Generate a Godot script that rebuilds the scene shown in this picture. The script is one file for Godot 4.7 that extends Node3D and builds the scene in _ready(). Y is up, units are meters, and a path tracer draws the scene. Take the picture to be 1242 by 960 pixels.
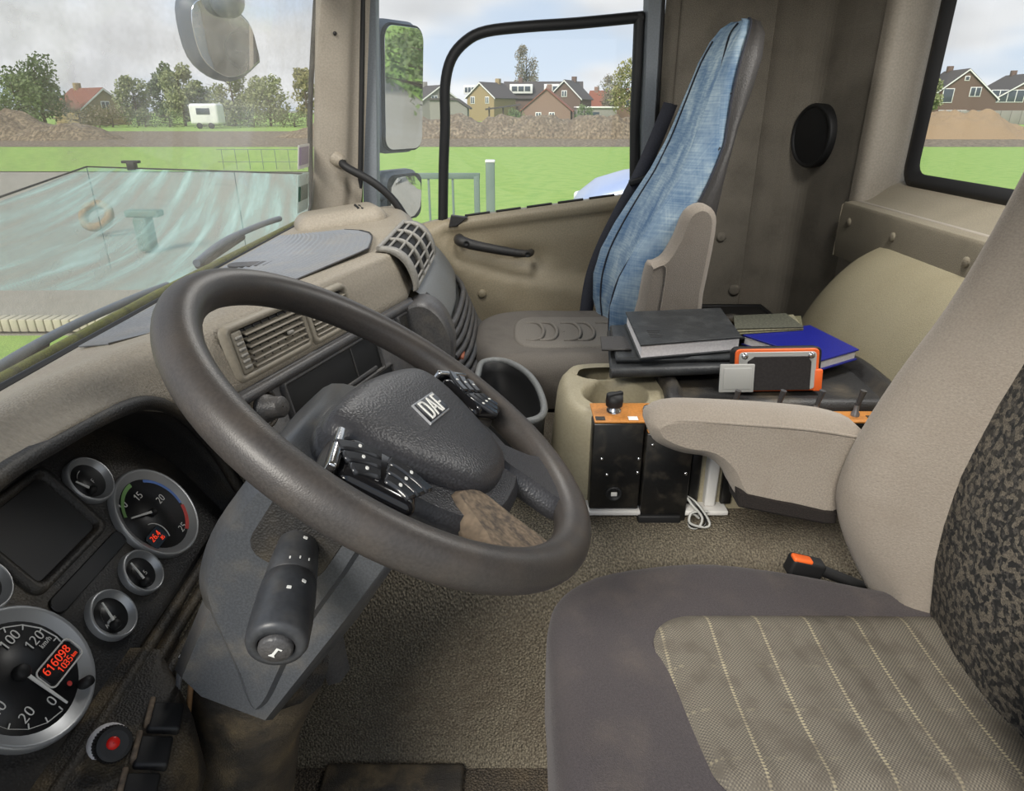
extends Node3D

var M := {}
var used := {}
var nrm := {}
var font: SystemFont

# ------------------------------------------------------------------ naming
func numbered(called: String) -> String:
	if not used.has(called):
		used[called] = 0
		return called
	used[called] += 1
	return "%s_%03d" % [called, used[called]]

func tag(o, label := "", category := "", group := "", kind := ""):
	if label != "": o.set_meta("label", label)
	if category != "": o.set_meta("category", category)
	if group != "": o.set_meta("group", group)
	if kind != "": o.set_meta("kind", kind)
	return o

func thing(called: String, label: String, category: String, at := Vector3.ZERO, group := "") -> Node3D:
	var o := Node3D.new()
	o.name = numbered(called)
	add_child(o)
	o.position = at
	tag(o, label, category, group)
	return o

func structure(called: String, label := "", at := Vector3.ZERO) -> Node3D:
	var o := Node3D.new()
	o.name = numbered(called)
	add_child(o)
	o.position = at
	tag(o, label, "", "", "structure")
	return o

# world = true: the shape was written in world coordinates
func obj(called: String, st: SurfaceTool, m: Material, parent = null, world := true) -> MeshInstance3D:
	st.generate_normals()
	var o := MeshInstance3D.new()
	o.mesh = st.commit()
	o.material_override = m
	if parent == null:
		o.name = numbered(called)
		add_child(o)
	else:
		o.name = called
		parent.add_child(o, true)
		if world:
			o.transform = parent.global_transform.affine_inverse()
	return o

func inst(called: String, mesh: Mesh, m: Material, parent, xf: Transform3D, world := true) -> MeshInstance3D:
	var o := MeshInstance3D.new()
	o.mesh = mesh
	o.material_override = m
	o.name = called if parent != self else numbered(called)
	parent.add_child(o, true)
	o.transform = (parent.global_transform.affine_inverse() * xf) if world else xf
	return o

# ------------------------------------------------------------------ shapes
func mb() -> SurfaceTool:
	var st := SurfaceTool.new()
	st.begin(Mesh.PRIMITIVE_TRIANGLES)
	return st

func tri(st: SurfaceTool, a: Vector3, b: Vector3, c: Vector3, g := -1):
	st.set_smooth_group(g)
	for p in [a, b, c]:
		st.set_uv(Vector2(p.x, p.z))
		st.add_vertex(p)

func quad(st: SurfaceTool, a: Vector3, b: Vector3, c: Vector3, d: Vector3, g := -1):
	st.set_smooth_group(g)
	var uv := [Vector2(0, 0), Vector2(1, 0), Vector2(1, 1), Vector2(0, 1)]
	var p := [a, b, c, d]
	for k in [0, 1, 2, 0, 2, 3]:
		st.set_uv(uv[k])
		st.add_vertex(p[k])

func loft(st: SurfaceTool, secs: Array, closed := false, g := 0, caps := false):
	st.set_smooth_group(g)
	var m := secs.size()
	for i in m - 1:
		var s0: Array = secs[i]
		var s1: Array = secs[i + 1]
		var n := s0.size()
		for j in (n if closed else n - 1):
			var j2 := (j + 1) % n
			var u0 := float(j) / n
			var u1 := float(j + 1) / n
			var v0 := float(i) / (m - 1)
			var v1 := float(i + 1) / (m - 1)
			st.set_uv(Vector2(u0, v0)); st.add_vertex(s0[j])
			st.set_uv(Vector2(u1, v0)); st.add_vertex(s0[j2])
			st.set_uv(Vector2(u1, v1)); st.add_vertex(s1[j2])
			st.set_uv(Vector2(u0, v0)); st.add_vertex(s0[j])
			st.set_uv(Vector2(u1, v1)); st.add_vertex(s1[j2])
			st.set_uv(Vector2(u0, v1)); st.add_vertex(s1[j])
	if caps:
		fan(st, secs[0], true)
		fan(st, secs[m - 1], false)

func fan(st: SurfaceTool, ring: Array, flip := false):
	var c := Vector3.ZERO
	for p in ring: c += p
	c /= ring.size()
	for j in ring.size():
		var a: Vector3 = ring[j]
		var b: Vector3 = ring[(j + 1) % ring.size()]
		if flip: tri(st, c, b, a)
		else: tri(st, c, a, b)

# narrower towards +z
func narrowed(p: Vector3) -> Vector3:
	var t := clampf((p.z + 0.16) / 0.32, 0, 1)
	return Vector3(p.x * (1.0 - 0.10 * t), p.y * (1.0 - 0.06 * t) - 0.01 * t, p.z)

# rounded box
func rbox(st: SurfaceTool, xf: Transform3D, size: Vector3, r := 0.005, n := 2, div := 1, taper := false):
	var h := size / 2
	r = minf(r, minf(h.x, minf(h.y, h.z)) * 0.999)
	var line := []
	for ax in 3:
		var l := []
		for k in n: l.append(-(h[ax] - r) - r * tan(PI / 4 * (1 - float(k) / n)))
		for k in div + 1: l.append(lerpf(-(h[ax] - r), h[ax] - r, float(k) / div))
		for k in n: l.append((h[ax] - r) + r * tan(PI / 4 * float(k + 1) / n))
		line.append(l)
	var inner := h - Vector3(r, r, r)
	st.set_smooth_group(0)
	for ax in 3:
		var bx := (ax + 1) % 3
		var cx := (ax + 2) % 3
		for sgn in [-1, 1]:
			var grid := []
			for b in line[bx]:
				var row := []
				for c in line[cx]:
					var p := Vector3.ZERO
					p[ax] = sgn * h[ax]; p[bx] = b; p[cx] = c
					var q := p.clamp(-inner, inner)
					p = q + (p - q).normalized() * r
					if taper: p = narrowed(p)
					row.append(xf * p)
				grid.append(row)
			for i in grid.size() - 1:
				for j in grid[0].size() - 1:
					var a: Vector3 = grid[i][j]
					var b2: Vector3 = grid[i + 1][j]
					var c2: Vector3 = grid[i + 1][j + 1]
					var d: Vector3 = grid[i][j + 1]
					var u0 := Vector2(float(i) / (grid.size() - 1), float(j) / (grid[0].size() - 1))
					var u1 := Vector2(float(i + 1) / (grid.size() - 1), float(j + 1) / (grid[0].size() - 1))
					var ps := [a, b2, c2, a, c2, d] if sgn < 0 else [a, c2, b2, a, d, c2]
					var us := [u0, Vector2(u1.x, u0.y), u1, u0, u1, Vector2(u0.x, u1.y)] if sgn < 0 else [u0, u1, Vector2(u1.x, u0.y), u0, Vector2(u0.x, u1.y), u1]
					for k in 6:
						st.set_uv(us[k]); st.add_vertex(ps[k])

func at(x: float, y: float, z: float) -> Transform3D:
	return Transform3D(Basis(), Vector3(x, y, z))

func box(st: SurfaceTool, lo: Vector3, hi: Vector3, r := 0.004):
	rbox(st, Transform3D(Basis(), (lo + hi) / 2), (hi - lo).abs(), r, 1)

# outline in local xy, extruded along local z with bevelled rims
func prism(st: SurfaceTool, poly: Array, depth: float, bevel: float, xf: Transform3D, smooth := false):
	var n := poly.size()
	var area := 0.0
	for i in n:
		var p: Vector2 = poly[i]
		var q: Vector2 = poly[(i + 1) % n]
		area += p.x * q.y - q.x * p.y
	var sg := 1.0 if area > 0 else -1.0
	var inset := []
	for i in n:
		var p: Vector2 = poly[i]
		var e0: Vector2 = (p - poly[(i - 1 + n) % n]).normalized()
		var e1: Vector2 = (poly[(i + 1) % n] - p).normalized()
		var nn := (Vector2(-e0.y, e0.x) + Vector2(-e1.y, e1.x)).normalized() * sg
		inset.append(p + nn * bevel)
	var rings := []
	for k in [[-depth / 2, true], [-depth / 2 + bevel, false], [depth / 2 - bevel, false], [depth / 2, true]]:
		var ring := []
		for i in n:
			var p: Vector2 = inset[i] if k[1] else poly[i]
			ring.append(xf * Vector3(p.x, p.y, k[0]))
		rings.append(ring)
	if sg > 0:
		for r in rings: r.reverse()
	loft(st, rings, true, 0 if smooth else -1)
	var idx := Geometry2D.triangulate_polygon(PackedVector2Array(inset))
	if idx.is_empty(): idx = Geometry2D.triangulate_polygon(PackedVector2Array(poly))
	for k in range(0, idx.size(), 3):
		for side in [-1, 1]:
			var t := []
			for j in 3:
				var p: Vector2 = inset[idx[k + j]]
				t.append(xf * Vector3(p.x, p.y, side * depth / 2))
			if (side > 0): tri(st, t[0], t[2], t[1])
			else: tri(st, t[0], t[1], t[2])

# profile of Vector2(radius, height) turned round local y
func lathe(st: SurfaceTool, prof: Array, xf: Transform3D, seg := 24, g := 0):
	var secs := []
	for p in prof:
		var ring := []
		for k in seg:
			var a := TAU * k / seg
			ring.append(xf * Vector3(cos(a) * p.x, p.y, sin(a) * p.x))
		secs.append(ring)
	loft(st, secs, true, g)

func tube(st: SurfaceTool, pts: Array, rad, seg := 10, closed := false):
	var n := pts.size()
	var secs := []
	var up := Vector3.UP
	for i in n:
		var a: Vector3 = pts[(i - 1 + n) % n] if (closed or i > 0) else pts[0]
		var b: Vector3 = pts[(i + 1) % n] if (closed or i < n - 1) else pts[n - 1]
		var t := (b - a).normalized()
		if i == 0:
			up = Vector3.RIGHT if absf(t.y) > 0.9 else Vector3.UP
		var x := up.cross(t).normalized()
		var y := t.cross(x).normalized()
		up = y
		var r: float = rad[i] if rad is Array else rad
		var ring := []
		for k in seg:
			var an := TAU * k / seg
			ring.append(pts[i] + (x * cos(an) + y * sin(an)) * r)
		secs.append(ring)
	if closed: secs.append(secs[0])
	loft(st, secs, true, 0, not closed)

# smooth curve through points (Vector2 or Vector3)
func curve(pts: Array, n := 6, closed := false) -> Array:
	var out := []
	var m := pts.size()
	for i in (m if closed else m - 1):
		var p0 = pts[(i - 1 + m) % m] if (closed or i > 0) else pts[0]
		var p1 = pts[i]
		var p2 = pts[(i + 1) % m]
		var p3 = pts[(i + 2) % m] if (closed or i < m - 2) else pts[m - 1]
		for k in n:
			out.append(p1.cubic_interpolate(p2, p0, p3, float(k) / n))
	if not closed: out.append(pts[m - 1])
	return out

func frame_of(x: Vector3, z: Vector3, o: Vector3) -> Transform3D:
	var zz := z.normalized()
	var xx := (x - zz * x.dot(zz)).normalized()
	return Transform3D(Basis(xx, zz.cross(xx), zz), o)

func rrect(w: float, h: float, r: float, n := 4) -> Array:
	var out := []
	for c in [[1, 1, 0.0], [-1, 1, 0.25], [-1, -1, 0.5], [1, -1, 0.75]]:
		for k in n + 1:
			var a: float = TAU * (c[2] + 0.25 * k / n)
			out.append(Vector2(c[0] * (w / 2 - r), c[1] * (h / 2 - r)) + Vector2(cos(a), sin(a)) * r)
	return out

func text(called: String, s: String, height: float, xf: Transform3D, m: Material, parent, world := true) -> MeshInstance3D:
	var t := TextMesh.new()
	t.text = s
	t.font = font
	t.font_size = 32
	t.pixel_size = height / 23.0
	t.depth = 0.0006
	t.curve_step = 1.0
	return inst(called, t, m, parent, xf, world)

# ------------------------------------------------------------------ materials
func noise_img(kind: int, freq: float, seed_: int, size: int, oct := 3) -> Image:
	var n := FastNoiseLite.new()
	n.noise_type = kind
	n.frequency = freq
	n.seed = seed_
	n.fractal_octaves = oct
	return n.get_seamless_image(size, size)

func normal_tex(key: String, kind: int, freq: float, strength: float, size := 512, oct := 1) -> ImageTexture:
	if not nrm.has(key):
		var im := noise_img(kind, freq, 5, size, oct)
		im.convert(Image.FORMAT_RGBA8)
		im.bump_map_to_normal_map(strength)
		nrm[key] = ImageTexture.create_from_image(im)
	return nrm[key]

func grain_tex(amount: float, freq: float, seed_: int, size := 256) -> ImageTexture:
	var key := "g%s_%s" % [amount, freq]
	if nrm.has(key): return nrm[key]
	var im := noise_img(FastNoiseLite.TYPE_SIMPLEX, freq, seed_, size, 2)
	var out := Image.create(size, size, false, Image.FORMAT_RGB8)
	for y in size:
		for x in size:
			var v := 1.0 - amount * im.get_pixel(x, y).r
			out.set_pixel(x, y, Color(v, v, v))
	nrm[key] = ImageTexture.create_from_image(out)
	return nrm[key]

func dirt_tex(c: Color, lo: float, hi: float, amount: float, freq: float, seed_: int, size := 256) -> ImageTexture:
	var im := noise_img(FastNoiseLite.TYPE_SIMPLEX_SMOOTH, freq, seed_, size, 6)
	var fine := noise_img(FastNoiseLite.TYPE_VALUE, 0.45, seed_ + 7, size, 1)
	var out := Image.create(size, size, false, Image.FORMAT_RGBA8)
	for y in size:
		for x in size:
			var v := smoothstep(lo, hi, im.get_pixel(x, y).r) * amount * (0.55 + 0.6 * fine.get_pixel(x, y).r)
			out.set_pixel(x, y, Color(c.r, c.g, c.b, clampf(v, 0, 1)))
	return ImageTexture.create_from_image(out)

func plain(c: Color, rough := 0.5, metal := 0.0) -> StandardMaterial3D:
	var m := StandardMaterial3D.new()
	m.albedo_color = c
	m.roughness = rough
	m.metallic = metal
	return m

# surface with a fine grain, relief and blotches of dust or stain of another colour
func surf(c: Color, rough: float, o := {}) -> StandardMaterial3D:
	var m := plain(c, rough, o.get("metal", 0.0))
	m.uv1_triplanar = true
	m.uv1_world_triplanar = not o.get("own", false)
	m.uv1_scale = Vector3.ONE / float(o.get("tile", 0.25))
	m.albedo_texture = grain_tex(o.get("grain", 0.2), o.get("gfreq", 0.12), 3)
	if o.has("normal"):
		m.normal_enabled = true
		m.normal_texture = normal_tex(o.normal, o.get("nkind", FastNoiseLite.TYPE_CELLULAR), o.get("nfreq", 0.2), o.get("nstrength", 4.0))
		m.normal_scale = o.get("nscale", 0.6)
	if o.has("dirt"):
		m.detail_enabled = true
		m.detail_blend_mode = BaseMaterial3D.BLEND_MODE_MIX
		m.detail_uv_layer = BaseMaterial3D.DETAIL_UV_2
		m.uv2_triplanar = true
		m.uv2_world_triplanar = not o.get("own", false)
		m.uv2_scale = Vector3.ONE / float(o.get("dtile", 0.9))
		m.detail_albedo = dirt_tex(o.dirt, o.get("lo", 0.45) - 0.12, o.get("hi", 0.8) + 0.22, o.get("amount", 0.5) * 0.75, o.get("dfreq", 0.02), o.get("seed", 1))
	return m

func c8(r: int, g: int, b: int) -> Color:
	return Color8(r, g, b)

func make_materials():
	font = SystemFont.new()
	font.font_names = PackedStringArray(["Droid Sans"])
	var dust := c8(150, 135, 108)
	M.beige = surf(c8(160, 151, 136), 0.55, {normal = "leather", nscale = 0.5, grain = 0.15, dirt = c8(120, 108, 90), amount = 0.35, dfreq = 0.015})
	M.door = surf(c8(154, 143, 120), 0.5, {normal = "leather", nscale = 0.3, grain = 0.12, dirt = c8(118, 104, 80), amount = 0.4, seed = 4})
	M.trim = surf(c8(152, 144, 131), 0.6, {normal = "leather", nscale = 0.3, grain = 0.12, dirt = c8(105, 94, 80), amount = 0.35, seed = 6})
	M.wall = surf(c8(154, 146, 132), 0.9, {normal = "felt", nkind = FastNoiseLite.TYPE_SIMPLEX, nfreq = 0.2, nscale = 0.6, grain = 0.35, gfreq = 0.3, dirt = c8(72, 66, 58), amount = 0.55, seed = 8, lo = 0.4})
	M.ledge = surf(c8(146, 137, 118), 0.85, {normal = "felt", nscale = 0.5, grain = 0.25, gfreq = 0.3, dirt = c8(104, 96, 80), amount = 0.5, seed = 10})
	M.hump = surf(c8(160, 151, 124), 0.8, {normal = "felt", nscale = 0.5, grain = 0.25, gfreq = 0.3, dirt = c8(112, 102, 76), amount = 0.5, seed = 9})
	M.carpet = surf(c8(164, 154, 132), 0.8, {normal = "pebble", nfreq = 0.1, nstrength = 8.0, nscale = 1.2, grain = 0.75, gfreq = 0.16, tile = 0.22, dirt = c8(74, 64, 52), amount = 1.0, seed = 12, lo = 0.35, hi = 0.6, dfreq = 0.008, dtile = 1.3})
	M.mat = surf(c8(96, 86, 74), 0.85, {normal = "pebble", nscale = 1.2, grain = 0.75, gfreq = 0.16, tile = 0.22, dirt = c8(120, 104, 78), amount = 0.6, seed = 14, lo = 0.5, hi = 0.75})
	M.black = surf(c8(44, 43, 43), 0.5, {normal = "leather", nscale = 0.35, grain = 0.2, dirt = dust, amount = 0.35, seed = 15, lo = 0.5, hi = 0.85})
	M.dusty = surf(c8(52, 49, 46), 0.6, {normal = "leather", nscale = 0.5, grain = 0.3, dirt = c8(140, 122, 92), amount = 0.7, seed = 16, lo = 0.42, hi = 0.7, dtile = 0.5})
	M.fascia = surf(c8(80, 79, 80), 0.45, {normal = "leather", nscale = 0.25, grain = 0.2, dirt = c8(128, 120, 108), amount = 0.4, seed = 17, dtile = 0.4})
	M.shroud = surf(c8(78, 81, 86), 0.34, {normal = "leather", tile = 0.12, nscale = 0.15, grain = 0.2, dirt = c8(136, 126, 108), amount = 0.45, seed = 18, lo = 0.5, dtile = 0.5})
	M.shroud_low = surf(c8(70, 71, 74), 0.45, {normal = "leather", tile = 0.12, nscale = 0.15, grain = 0.25, dirt = c8(120, 110, 92), amount = 0.55, seed = 19, lo = 0.45, dtile = 0.45})
	M.rim = surf(c8(72, 68, 66), 0.42, {normal = "leather", nscale = 0.12, tile = 0.14, grain = 0.2, own = true, dirt = c8(92, 82, 72), amount = 0.5, seed = 20, dtile = 0.3, lo = 0.45, hi = 0.75})
	M.pad = surf(c8(58, 58, 62), 0.42, {normal = "hide", nfreq = 0.11, nscale = 0.55, grain = 0.2, own = true, tile = 0.16})
	M.worn = surf(c8(140, 122, 102), 0.8, {grain = 0.3, own = true, dirt = c8(54, 50, 48), amount = 1.0, lo = 0.5, hi = 0.58, dtile = 0.16, seed = 22, dfreq = 0.03})
	M.gloss = plain(c8(22, 22, 25), 0.12)
	M.button = plain(c8(46, 47, 50), 0.15)
	M.stalk = surf(c8(62, 64, 68), 0.4, {grain = 0.15, dirt = c8(116, 108, 94), amount = 0.3, dtile = 0.2})
	M.silver = plain(c8(190, 192, 196), 0.3, 0.6)
	M.bezel = plain(c8(172, 174, 176), 0.35, 0.5)
	M.chrome = plain(c8(205, 206, 208), 0.18, 1.0)
	M.face = plain(c8(26, 26, 28), 0.4)
	M.screen = plain(c8(18, 17, 18), 0.35)
	M.print = plain(c8(226, 226, 222), 0.6)
	M.green = plain(c8(118, 160, 96), 0.6)
	M.blue = plain(c8(84, 120, 190), 0.6)
	M.red = plain(c8(196, 60, 54), 0.6)
	M.redlamp = plain(c8(214, 26, 18), 0.35)
	M.led = plain(c8(70, 10, 6), 0.5)
	M.led.emission_enabled = true
	M.led.emission = c8(255, 70, 40)
	M.led.emission_energy_multiplier = 0.7
	M.fill_lens = plain(c8(240, 238, 230), 0.5)  # glowing panel of the added fill lamps
	M.fill_lens.emission_enabled = true
	M.fill_lens.emission = c8(255, 250, 240)
	M.fill_lens.emission_energy_multiplier = 1.0
	M.hole = plain(c8(14, 14, 15), 0.7)
	M.rubber = plain(c8(22, 22, 23), 0.6)
	M.vent = surf(c8(150, 142, 127), 0.5, {grain = 0.12})
	M.greyvent = surf(c8(150, 147, 140), 0.5, {grain = 0.15, dirt = c8(110, 98, 84), amount = 0.5, dtile = 0.2})
	M.tray = surf(c8(136, 140, 146), 0.4, {grain = 0.12, dirt = c8(160, 150, 134), amount = 0.4, dtile = 0.5})
	M.glove = surf(c8(122, 124, 124), 0.45, {normal = "leather", nscale = 0.25, grain = 0.12, dirt = c8(100, 95, 86), amount = 0.4})
	M.suede = surf(c8(156, 146, 134), 0.95, {normal = "felt", nscale = 0.25, grain = 0.18, gfreq = 0.25, dirt = c8(122, 110, 98), amount = 0.45, seed = 30, dtile = 0.5})
	M.velour = surf(c8(78, 72, 74), 0.95, {normal = "felt", nscale = 0.3, grain = 0.2, gfreq = 0.25, dirt = c8(104, 94, 86), amount = 0.45, seed = 31, dtile = 0.6, lo = 0.5})
	for k in ["suede", "velour"]:
		M[k].rim_enabled = true
		M[k].rim = 0.5
	M.pseat = surf(c8(114, 108, 101), 0.9, {normal = "felt", nscale = 0.3, grain = 0.2, gfreq = 0.25, dirt = c8(58, 54, 50), amount = 0.5, seed = 33, dtile = 0.5})
	M.pseatmid = surf(c8(134, 128, 120), 0.9, {normal = "felt", nscale = 0.4, grain = 0.25, gfreq = 0.25})
	M.leather = surf(c8(66, 63, 61), 0.55, {normal = "hide", nscale = 0.35, grain = 0.15, tile = 0.2})
	M.belt = surf(c8(52, 54, 64), 0.8, {grain = 0.2})
	M.console = surf(c8(166, 157, 132), 0.5, {normal = "leather", nscale = 0.2, grain = 0.1, dirt = c8(120, 110, 88), amount = 0.45, seed = 40, dtile = 0.5})
	M.boxblack = surf(c8(24, 24, 24), 0.35, {grain = 0.2, dirt = c8(96, 88, 76), amount = 0.35, seed = 41, dtile = 0.25, lo = 0.55})
	M.orange = surf(c8(206, 136, 62), 0.5, {grain = 0.15, dirt = c8(120, 84, 48), amount = 0.4, dtile = 0.15})
	M.brightorange = plain(c8(238, 106, 44), 0.5)
	M.bookblack = surf(c8(50, 52, 54), 0.5, {normal = "hide", nscale = 0.3, grain = 0.2, dirt = c8(92, 94, 94), amount = 0.4, dtile = 0.3, tile = 0.2})
	M.paper = surf(c8(242, 238, 238), 0.9, {grain = 0.08})
	M.bookblue = surf(c8(26, 34, 138), 0.35, {grain = 0.15})
	M.greyplastic = plain(c8(176, 176, 172), 0.5)
	M.card = surf(c8(150, 116, 80), 0.9, {grain = 0.12})
	M.white = plain(c8(214, 212, 208), 0.6)
	M.metal = surf(c8(150, 152, 156), 0.4, {metal = 0.6, grain = 0.1})
	M.frame = surf(c8(122, 128, 134), 0.5, {grain = 0.08})
	M.housing = surf(c8(96, 106, 118), 0.5, {grain = 0.1})
	M.mirror = plain(c8(236, 238, 240), 0.02, 1.0)
	M.glass = plain(Color(0.9, 0.95, 0.95, 0.06), 0.02)
	M.glass.transparency = BaseMaterial3D.TRANSPARENCY_ALPHA
	M.moss = surf(c8(118, 124, 42), 0.95, {grain = 0.5, gfreq = 0.3, dirt = c8(40, 40, 26), amount = 0.9, dtile = 0.15, lo = 0.45, hi = 0.6})
	# windscreen film: wiped dried dust, plus painted haze for the dash reflection
	M.screenglass = plain(Color(1, 1, 1, 1), 0.03)
	M.screenglass.transparency = BaseMaterial3D.TRANSPARENCY_ALPHA
	M.screenglass.albedo_texture = windscreen_tex()
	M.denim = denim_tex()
	M.fleck = fleck_tex()
	M.weave = weave_tex()

func windscreen_tex() -> ImageTexture:
	var s := 512
	var a := noise_img(FastNoiseLite.TYPE_SIMPLEX_SMOOTH, 0.012, 51, s, 5)
	var b := noise_img(FastNoiseLite.TYPE_VALUE, 0.4, 52, s, 1)
	var out := Image.create(s, s, false, Image.FORMAT_RGBA8)
	for y in s:
		for x in s:
			var v := 0.10 + 0.30 * a.get_pixel(x, y).r + 0.08 * b.get_pixel(x, y).r
			# dust streaks left by the wiper, along arcs
			var d := Vector2(x - s * 0.35, y - s * 1.25).length()
			v += 0.05 * pow(0.5 + 0.5 * sin(d * 0.21 + 4.0 * a.get_pixel(y, x).r), 6)
			out.set_pixel(x, y, Color(0.80, 0.79, 0.75, clampf(v, 0, 1)))
	return ImageTexture.create_from_image(out)

func denim_tex() -> StandardMaterial3D:
	var s := 512
	var st := FastNoiseLite.new()
	st.noise_type = FastNoiseLite.TYPE_SIMPLEX
	st.frequency = 0.06
	st.seed = 61
	st.fractal_octaves = 2
	var bl := FastNoiseLite.new()
	bl.frequency = 0.006
	bl.seed = 62
	bl.fractal_octaves = 4
	var out := Image.create(s, s, false, Image.FORMAT_RGB8)
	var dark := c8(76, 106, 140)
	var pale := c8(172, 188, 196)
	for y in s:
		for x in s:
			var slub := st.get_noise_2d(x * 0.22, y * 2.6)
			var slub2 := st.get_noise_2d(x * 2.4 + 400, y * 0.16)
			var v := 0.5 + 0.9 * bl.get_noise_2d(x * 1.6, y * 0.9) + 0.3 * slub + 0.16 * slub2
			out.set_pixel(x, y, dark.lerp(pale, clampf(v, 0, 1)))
	var m := plain(Color.WHITE, 0.9)
	m.albedo_texture = ImageTexture.create_from_image(out)
	m.uv1_triplanar = true
	m.uv1_world_triplanar = true
	m.uv1_scale = Vector3.ONE / 0.5
	return m

func fleck_tex() -> StandardMaterial3D:
	var s := 512
	var a := noise_img(FastNoiseLite.TYPE_SIMPLEX, 0.03, 71, s, 2)
	var b := noise_img(FastNoiseLite.TYPE_VALUE, 0.45, 72, s, 1)
	var cc := noise_img(FastNoiseLite.TYPE_SIMPLEX, 0.045, 73, s, 2)
	var out := Image.create(s, s, false, Image.FORMAT_RGB8)
	for y in s:
		for x in s:
			var c := c8(32, 32, 32)
			if a.get_pixel(x, y).r > 0.56: c = c8(110, 102, 90)
			elif cc.get_pixel(x, y).r > 0.6: c = c8(74, 70, 66)
			var n := 0.65 + 0.6 * b.get_pixel(x, y).r
			out.set_pixel(x, y, Color(minf(c.r * n, 1), minf(c.g * n, 1), minf(c.b * n, 1)))
	var m := plain(Color.WHITE, 0.95)
	m.albedo_texture = ImageTexture.create_from_image(out)
	m.uv1_triplanar = true
	m.uv1_world_triplanar = true
	m.uv1_scale = Vector3.ONE / 0.26
	return m

func weave_tex() -> StandardMaterial3D:
	var s := 512
	var a := noise_img(FastNoiseLite.TYPE_SIMPLEX_SMOOTH, 0.01, 81, s, 4)
	var out := Image.create(s, s, false, Image.FORMAT_RGB8)
	for y in s:
		for x in s:
			var k := (x / 4 + y / 4) % 2
			var c := c8(82, 78, 73) if k == 0 else c8(128, 121, 107)
			if (x % 128) < 7 and (y / 4) % 2 == 0: c = c8(172, 162, 134)
			c = c.lerp(c8(84, 76, 68), 0.5 * smoothstep(0.4, 0.9, a.get_pixel(x, y).r))
			out.set_pixel(x, y, c)
	var m := plain(Color.WHITE, 0.95)
	m.albedo_texture = ImageTexture.create_from_image(out)
	m.uv1_triplanar = true
	m.uv1_world_triplanar = true
	m.uv1_scale = Vector3.ONE / 0.28
	return m

func set_view():
	var cam := Camera3D.new()
	cam.name = "camera"
	add_child(cam)
	cam.position = Vector3(0, 1.15, 1.3)
	cam.rotation_degrees = Vector3(-23.4, 0, 0)
	cam.fov = 61.31
	cam.near = 0.03
	cam.far = 600.0
	cam.current = true
	# bright sky with broken cloud
	var w := 1024
	var h := 512
	var n := FastNoiseLite.new()
	n.seed = 21
	n.frequency = 1.0
	n.fractal_octaves = 5
	var im := Image.create(w, h, false, Image.FORMAT_RGBF)
	for y in h:
		var el := PI * (0.5 - (y + 0.5) / h)
		for x in w:
			var az := TAU * (x + 0.5) / w
			var d := Vector3(cos(el) * cos(az), sin(el), cos(el) * sin(az))
			var k := 1.0 / (absf(d.y) + 0.22)
			var p := Vector3(d.x * k, d.y * 2.0, d.z * k) * 0.75
			var v := n.get_noise_3dv(p) * 1.25 + 0.32
			var cl := smoothstep(0.0, 0.55, v)
			var shade := 0.82 + 0.25 * n.get_noise_3dv(p * 2.3 + Vector3(9, 4, 2))
			var blue := Color(0.42, 0.56, 0.78).lerp(Color(0.66, 0.75, 0.84), exp(-absf(d.y) * 5.0))
			im.set_pixel(x, y, blue.lerp(Color(0.93, 0.95, 0.97) * shade, cl))
	var pano := PanoramaSkyMaterial.new()
	pano.panorama = ImageTexture.create_from_image(im)
	var sky := Sky.new()
	sky.sky_material = pano
	var env := Environment.new()
	env.background_mode = Environment.BG_SKY
	env.sky = sky
	env.background_energy_multiplier = 1.0
	env.tonemap_mode = Environment.TONE_MAPPER_LINEAR
	env.tonemap_exposure = 1.15
	env.sdfgi_enabled = true
	env.ssao_enabled = true
	env.ssil_enabled = true
	var we := WorldEnvironment.new()
	we.name = "world_environment"
	we.environment = env
	add_child(we)
	# hazy sun over the photographer's shoulder, through the open driver's door
	var sun := DirectionalLight3D.new()
	sun.name = "sun"
	add_child(sun)
	sun.look_at_from_position(Vector3.ZERO, -Vector3(-0.35, 0.62, 0.70))
	sun.light_color = Color(1.0, 0.98, 0.94)
	sun.light_energy = 1.1
	sun.light_angular_distance = 22.0
	sun.shadow_enabled = true

func sill_y(x: float) -> float:
	return lerpf(0.735, 0.80, smoothstep(-0.5, -0.2, x)) + clampf((x + 0.2) * 0.135, 0.0, 0.12)

func crease_y(x: float) -> float:
	var p := [Vector2(-0.6, 0.90), Vector2(-0.30, 0.775), Vector2(-0.235, 0.715), Vector2(-0.18, 0.645), Vector2(0.05, 0.585), Vector2(0.27, 0.555), Vector2(0.6, 0.53)]
	for i in p.size() - 1:
		if x <= p[i + 1].x: return lerpf(p[i].y, p[i + 1].y, (x - p[i].x) / (p[i + 1].x - p[i].x))
	return 0.53

func door_z(x: float, y: float) -> float:
	var top := sill_y(x)
	var rec := 0.035 * smoothstep(0.0, 0.05, y - crease_y(x)) * smoothstep(-0.30, -0.2, x) * smoothstep(0.01, 0.05, top - y)
	var pocket := 0.03 * exp(-pow((x - 0.02) / 0.09, 2) - pow((y - 0.665) / 0.035, 2))
	return -0.985 - rec - pocket - 0.03 * smoothstep(0.03, 0.0, top - y) + 0.012 * smoothstep(0.5, 0.3, y)

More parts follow.
